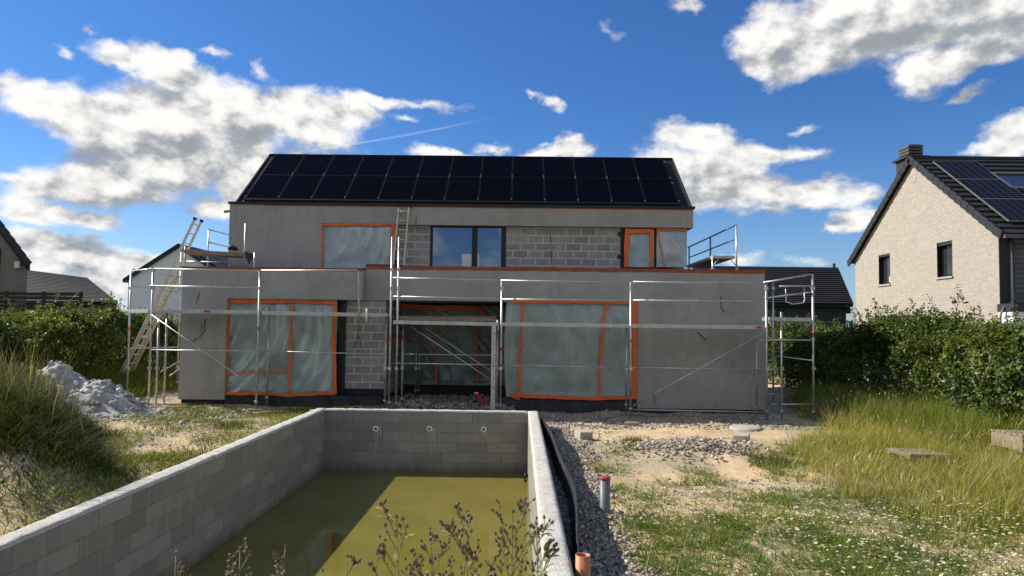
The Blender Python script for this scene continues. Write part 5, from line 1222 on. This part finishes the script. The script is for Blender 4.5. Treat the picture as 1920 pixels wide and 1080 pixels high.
# low grass between bank and pool, by the house foot and before the left hedge
def pathm(x, y):
    edge = sst(-4.75, -4.1, x) * .8 * np.clip((fbm(y * 1.2, x, 37, 3) - .25) * 3, 0, 1)
    return (np.clip((fbm(x * 1.1, y * .9, 33, 4) - .40) * 5, 0, 1) * .85 + edge) * ~inpool(x, y) * (x < -3.9) + np.clip((fbm(x * 2, y * 2, 35, 3) - .45) * 5, 0, 1) * (y > 15.15) * (y < 17.4) * (x < -3.2)
x, y = scatter(90000, -8.2, -3.0, 4.2, 17.4, pathm); hh = (.04 + .13 * NR.random(len(x))) * (.5 + fbm(x * 1.5, y * 1.5, 39, 3))
o = blades('short_grass', x, y, hh, .005 + .006 * NR.random(len(x)), .8, GREENS + YELS[:3] + [(.22, .18, .08)], 3); tag(o, kind='stuff')
x, y = scatter(40000, -8.5, -4.06, 3.6, 10.5, lambda x, y: np.clip((fbm(x * 1.4, y * 1.4, 55, 3) - .28) * 4, .12, 1)); hh = (.04 + .15 * NR.random(len(x))) * (.5 + fbm(x * 1.5, y * 1.5, 39, 3))
o = blades('short_grass', x, y, hh, .006 + .007 * NR.random(len(x)), .8, GREENS + WEEDC[:2] + YELS[:2] + [(.22, .18, .08)], 3, spread=.4); tag(o, kind='stuff')
x, y = scatter(420, -8.5, -4.06, 3.6, 13, lambda x, y: np.clip((fbm(x * 1.4, y * 1.4, 55, 3) - .3) * 4, .05, 1))
o = tussocks('weeds', x, y, 10, .08, .12, .014, .9, WEEDC, 3, spread=.35, out=1.3); tag(o, kind='stuff')
tu = [(-5.0, 13.2, .35, 320, .34), (-4.7, 11.6, .3, 160, .22), (2.0, 13.2, .22, 420, .26), (3.9, 11.5, .4, 500, .3), (-6.4, 15.0, .5, 300, .3), (-4.3, 16.9, .4, 200, .2), (5.4, 5.6, .35, 900, .28), (-5.6, 9.0, .4, 200, .4)]
xs_, ys_, hs_ = [], [], []
for (tx, ty, tr, n_, th_) in tu:
    a = NR.random(n_) * 6.28; r = tr * np.sqrt(NR.random(n_)); xs_.append(tx + np.cos(a) * r); ys_.append(ty + np.sin(a) * r); hs_.append(th_ * (.5 + .7 * NR.random(n_)) * (1 - .5 * r / tr))
o = blades('grass_tufts', np.concatenate(xs_), np.concatenate(ys_), np.concatenate(hs_), .006 + .006 * NR.random(sum(len(q) for q in xs_)), .6, GREENS, 3); tag(o, kind='stuff')
x, y = scatter(26000, -12.8, -8.6, 16.2, 24, lambda x, y: sst(-9.1, -9.8, x) * sst(16.2, 17.5, y + .3 * (x + 11)) * ((np.abs(x + 9.0) > 1.9) | (y > 17.2))); hh = .2 + .35 * NR.random(len(x))
o = blades('hedge_grass', x, y, hh, .008 + .006 * NR.random(len(x)), .6, GREENS + YELS[:2], 3); tag(o, kind='stuff')
x, y = scatter(9000, -12, 12, -3, 3.1); o = blades('short_grass', x, y, .08 + .2 * NR.random(len(x)), .007 + .006 * NR.random(len(x)), .6, GREENS + YELS, 3); tag(o, kind='stuff')

# ------------------------------------------------------------------ hedges
def leaves(name, pos, nrm, size, cols, parent):
    n = len(pos); up = NR.normal(size=(n, 3)); up[:, 2] -= .2; nrm = nrm / np.linalg.norm(nrm, axis=1, keepdims=True)
    u = np.cross(nrm, up); u /= np.linalg.norm(u, axis=1, keepdims=True) + 1e-9; v = np.cross(nrm, u)
    L = size[:, None]; W = L * .34
    p0 = pos - u * L * .5; p1 = pos + v * W + nrm * W * .35 - u * L * .05; p2 = pos + u * L * .5 - nrm * L * .12; p3 = pos - v * W + nrm * W * .35 - u * L * .05
    V = np.stack([p0, p1, p2, p3], 1); b = (np.arange(n) * 4)[:, None]; fl = np.concatenate([b + np.array([[0, 1, 2]]), b + np.array([[0, 2, 3]])], 0)
    cols = np.asarray(cols); pk = (fbm(pos[:, 1] * 1.7 + pos[:, 0], pos[:, 2] * 1.7, 5, 3) * 1.5 - .25 + NR.normal(0, .22, n)) * len(cols); c = cols[np.clip(pk, 0, len(cols) - 1).astype(int)] * (1 + (NR.random((n, 1)) - .5) * .7)
    return npmesh(name, V.reshape(-1, 3), fl.ravel(), np.full(len(fl), 3), LEAF, np.clip(np.repeat(c, 4, 0), 0, 1), parent)
def hedge(x0, y0, y1, depth, ztop, n, label, seed, size, cols):
    o = empty('hedge', (x0, (y0 + y1) / 2, H(x0, (y0 + y1) / 2)), label, 'hedge')
    t = NR.random(n); y = y0 + (y1 - y0) * t
    def topz(yy, xx): return ztop + (fbm(yy * .55, 0 * yy, seed, 3) - .5) * 1.0 + (fbm(yy * 2.2, xx * 2.2, seed + 2, 3) - .5) * .55
    gz_ = hgt(np.full(n, x0), y)
    w_ = NR.random(n); side = np.where(NR.random(n) < .5, -1, 1); zr_ = NR.random(n) ** .75
    zz = gz_ + (topz(y, x0 + side * depth / 2) - gz_) * zr_
    bump = (fbm(y * .9, zz * .9, seed + 4, 3) - .5) * 1.1 + (fbm(y * 3, zz * 3, seed + 6, 2) - .5) * .5
    hw = depth / 2 * (1 - .4 * zr_ ** 5) * (.8 + .2 * sst(0, .35, zr_)) + bump
    xx = x0 + side * (hw - np.abs(NR.normal(0, .20, n)))
    tp_ = w_ < .34
    xx = np.where(tp_, x0 + (NR.random(n) - .5) * depth * 1.05, xx)
    zz = np.where(tp_, topz(y, xx) - np.abs(NR.normal(0, .16, n)) - .5 * (np.abs(xx - x0) / depth) ** 2 * 1.2, zz)
    kp = (fbm(y * 2.4, zz * 2.4, seed + 8, 3) + .25 * zr_ > .36) | (NR.random(n) < .35) | tp_    # dark hollows
    nr_ = np.stack([side * .8, np.zeros(n), np.full(n, .45)], -1); nr_[tp_] = (0, 0, 1.0); nr_ = nr_ + NR.normal(0, .6, (n, 3))
    pos = np.stack([xx, y, zz], -1)[kp]; nr_ = nr_[kp]; sz = (size * (.5 + 1.0 * NR.random(n)))[kp]
    # shoots rising out of the top and sticking out of the faces
    m_ = int((y1 - y0) * 34); sp = []; sn = []
    st = MB()
    for k in range(m_):
        yy = NR.uniform(y0, y1); xs = x0 + NR.uniform(-.6, .6) * depth; tz = float(topz(np.array([yy]), np.array([xs]))[0]); L = NR.uniform(.12, .42) + .35 * NR.random() ** 4; dx, dy = NR.normal(0, .35, 2)
        if k % 4 == 0: tz = H(xs, yy) + (tz - H(xs, yy)) * NR.uniform(.35, .95); xs = x0 + (depth * .5 + .1) * NR.choice([-1, 1]); dx = np.sign(xs - x0) * .7
        q = int(L * 60)
        tt = NR.random(q); sp.append(np.stack([xs + dx * L * tt + NR.normal(0, .035, q), yy + dy * L * tt + NR.normal(0, .035, q), tz - .15 + L * tt], -1)); sn.append(NR.normal(0, 1, (q, 3)) + np.array([0, 0, .6]))
        st.tube((xs, yy, tz - .3), (xs + dx * L, yy + dy * L, tz - .15 + L), .006, 4, r1=.002)
    sp = np.concatenate(sp); sn = np.concatenate(sn)
    pos = np.concatenate([pos, sp]); nr_ = np.concatenate([nr_, sn]); sz = np.concatenate([sz, size * .8 * (.6 + .6 * NR.random(len(sp)))])
    leaves('foliage', pos, nr_, sz, cols, o)
    for k in range(int((y1 - y0) * 3)):
        yy = NR.uniform(y0, y1); xs = x0 + NR.uniform(-.35, .35) * depth; g0 = H(xs, yy)
        pts = [(xs, yy, g0 - .05)]
        for s in range(4): pts.append((pts[-1][0] + NR.normal(0, .09), pts[-1][1] + NR.normal(0, .12), pts[-1][2] + (ztop - g0) / 4.6))
        st.path(pts, .02, 5, radii=[.024, .02, .016, .011, .005])
    sto = st.build('stems', simple('hedge bark', (.10, .08, .055), .9, .3, 6) if 'hedge bark' not in MATS else MATS['hedge bark'], o, fix=False)
    tag(sto, kind='stuff'); return o
HG = [(.038, .064, .014), (.055, .09, .018), (.08, .12, .022), (.12, .165, .032), (.19, .21, .05)]
hedge(9.45, 9.5, 27, 1.9, 1.72, 105000, 'dense leafy hedge along the right boundary below the cream brick house', 201, .085, HG)
hedge(-12.6, 13, 34, 1.9, 1.62, 90000, 'dense leafy hedge along the left boundary below the taupe house', 211, .09, HG)

# ------------------------------------------------------------------ thistles in the foreground
THB = leafmat('thistle bud', .1, .6); STEM = simple('thistle stem', (.26, .26, .11), .7, .3, 8)
BUD = simple('thistle bud scales', (.15, .11, .075), .7, .35, 60); TUFT = simple('thistle tuft', (.36, .22, .24), .8, .35, 60); DOWN = simple('thistle down', (.55, .50, .46), .9, .2, 60)
def bud_mesh(kind):
    m = MB(); m.lathe((0, 0, 0), [(.0005, -.001), (.0035, .001), (.0052, .005), (.0045, .010), (.003, .0125)], 10, mi=0)
    rr = random.Random(kind)
    for k in range(16):
        a = rr.uniform(0, 6.28); r0 = .002 * rr.random(); L = rr.uniform(.004, .0075); s = rr.uniform(.2, .75)
        p0 = Vector((math.cos(a) * r0, math.sin(a) * r0, .011)); m.tube(p0, p0 + Vector((math.cos(a) * L * s, math.sin(a) * L * s, L)), .0007, 4, 1, .0003)
    for k in range(14):
        a = k * 2.4; z = .003 + .007 * (k / 14); r0 = .0050; m.tube((math.cos(a) * r0 * .8, math.sin(a) * r0 * .8, z), (math.cos(a) * (r0 + .003), math.sin(a) * (r0 + .003), z + .002), .0006, 4, 0, .0002)
    return m
BMESH = {}
def thistle(px, py, Y, spread, nb, label, seed, scale=1.0, down=.1, dens=1.0):
    top = P(px, py, Y); rr = random.Random(seed); g0 = H(top.x, Y); root = empty('thistle', (top.x, Y, g0), label, 'thistle', 'thistles along the near pool edge')
    st = MB(); lf_p = []; heads = []
    main = [Vector((top.x + rr.uniform(-.02, .02), Y, g0 - .03))]
    fk = top.z - .30 * scale - g0
    main += [Vector((top.x + rr.uniform(-.025, .025), Y + rr.uniform(-.02, .02), g0 + fk * t)) for t in (.35, .7, 1.0)]; main.append(Vector((top.x, Y, top.z)))
    st.path(main, .005, 6, radii=[.005, .0045, .0036, .0026, .0012])
    heads.append((main[-1], Vector((0, 0, 1))))
    def sprig(p, d, L, lev):
        q1 = p + d * L * .5 + Vector((0, 0, L * .05)); e = q1 + (d + Vector((rr.uniform(-.15, .15), rr.uniform(-.15, .15), .35))).normalized() * L * .5
        st.path([p, q1, e], .002, 5, radii=[.0017 if lev == 0 else .0011, .0013 if lev == 0 else .0009, .0008]); heads.append((e, (e - q1).normalized()))
        for k in range(rr.randint(1, 3) if lev else rr.randint(2, 4)):
            f_ = rr.uniform(.35, 1.0); b = p.lerp(q1, f_ * 2) if f_ < .5 else q1.lerp(e, f_ * 2 - 1); dd = (d + Vector((rr.uniform(-.9, .9), rr.uniform(-.7, .7), rr.uniform(.0, .8)))).normalized()
            if lev < 1 and rr.random() < .55: sprig(b, dd, L * rr.uniform(.3, .5), lev + 1)
            else:
                l2 = rr.uniform(.010, .028); e2 = b + dd * l2; st.path([b, e2], .001, 4, radii=[.0012, .0009]); heads.append((e2, dd))
        lf_p.append((p, d))
        if rr.random() < .8: lf_p.append((q1, (d + Vector((rr.uniform(-.8, .8), rr.uniform(-.5, .5), 0))).normalized()))
    for k in range(nb):
        t = (k + rr.random()) / nb; zb_ = top.z - .30 * scale * (1 - t * .85); a = rr.uniform(0, 6.28); out = Vector((math.cos(a), .6 * math.sin(a), 1.0 + .5 * t)).normalized()
        p = Vector((top.x, Y, zb_)); sprig(p, out, spread * rr.uniform(.7, 1.15) * (1 - .45 * t), 0)
    st.build('stem', STEM, root, True, fix=False)
    # narrow spiny leaves
    m = MB()
    for (p, d) in lf_p:
        L = rr.uniform(.018, .045); sd_ = d.cross(Vector((0, 0, 1))).normalized(); dd = (d + sd_ * rr.uniform(-.8, .8) + Vector((0, 0, rr.uniform(-.6, .2)))).normalized(); s2 = dd.cross(Vector((rr.uniform(-.3, .3), rr.uniform(-.3, .3), 1))).normalized()
        nn_ = 5; lft, rgt = [], []
        for k in range(nn_ + 1):
            u = k / nn_; c = p + dd * L * u + Vector((0, 0, -.25 * L * u * u)); wv = L * .13 * math.sin(math.pi * min(1, u * .9 + .1)) * (1.35 if k % 2 else .7)
            lft.append(c + s2 * wv); rgt.append(c - s2 * wv)
        m.add(lft + rgt, [(k, k + 1, nn_ + 2 + k, nn_ + 1 + k) for k in range(nn_)])
    if m.v: m.build('leaves', STEM, root, fix=False)
    for (p, d) in heads[:95]:
        kd = 2 if rr.random() < down else rr.randint(0, 1)
        if kd not in BMESH:
            o = bud_mesh(kd).build('flower_head', [BUD, DOWN if kd == 2 else TUFT], root, True, fix=False, raw=True); BMESH[kd] = o.data
        else:
            o = bpy.data.objects.new('flower_head', BMESH[kd]); COL.objects.link(o); o.parent = root
        o.location = p - ORG[root.name]; o.rotation_mode = 'QUATERNION'; o.rotation_quaternion = d.to_track_quat('Z', 'Y'); s = rr.uniform(.5, .8) * scale; o.scale = (s, s, s)
TH = [(330, 1042, 2.05, .05, 5, 'leftmost thistle of the row, just a small sprig above the frame edge', .4), (450, 1032, 2.0, .075, 8, 'bushy thistle with white downy heads, second from the left', .55), (535, 1028, 2.05, .06, 7, 'narrow thistle over dark water, third from the left', .2),
      (652, 1046, 2.1, .045, 4, 'small thin thistle sprig in front of the dark water edge', .3), (605, 1072, 2.0, .05, 5, 'shortest thistle, hardly rising above the bottom edge', .3),
      (744, 972, 2.0, .11, 9, 'tall thistle with purple heads left of the purple thistle clump', .15), (812, 1008, 2.1, .09, 9, 'mid-height purple thistle between the tall ones over olive water', .08), (880, 968, 2.0, .12, 10, 'tall thistle with spreading purple heads in the middle of the clump', .12),
      (962, 962, 2.1, .13, 11, 'tallest thistle with many purple heads against the right pool wall', .15), (1006, 985, 1.95, .10, 9, 'rightmost thistle overlapping the pale top of the right pool wall', .1)]
for k, (px, py, Y, sp, nb, lb, dn) in enumerate(TH): thistle(px, py, Y, sp * 1.1, nb + 1, lb, 300 + k, 1.0, dn)
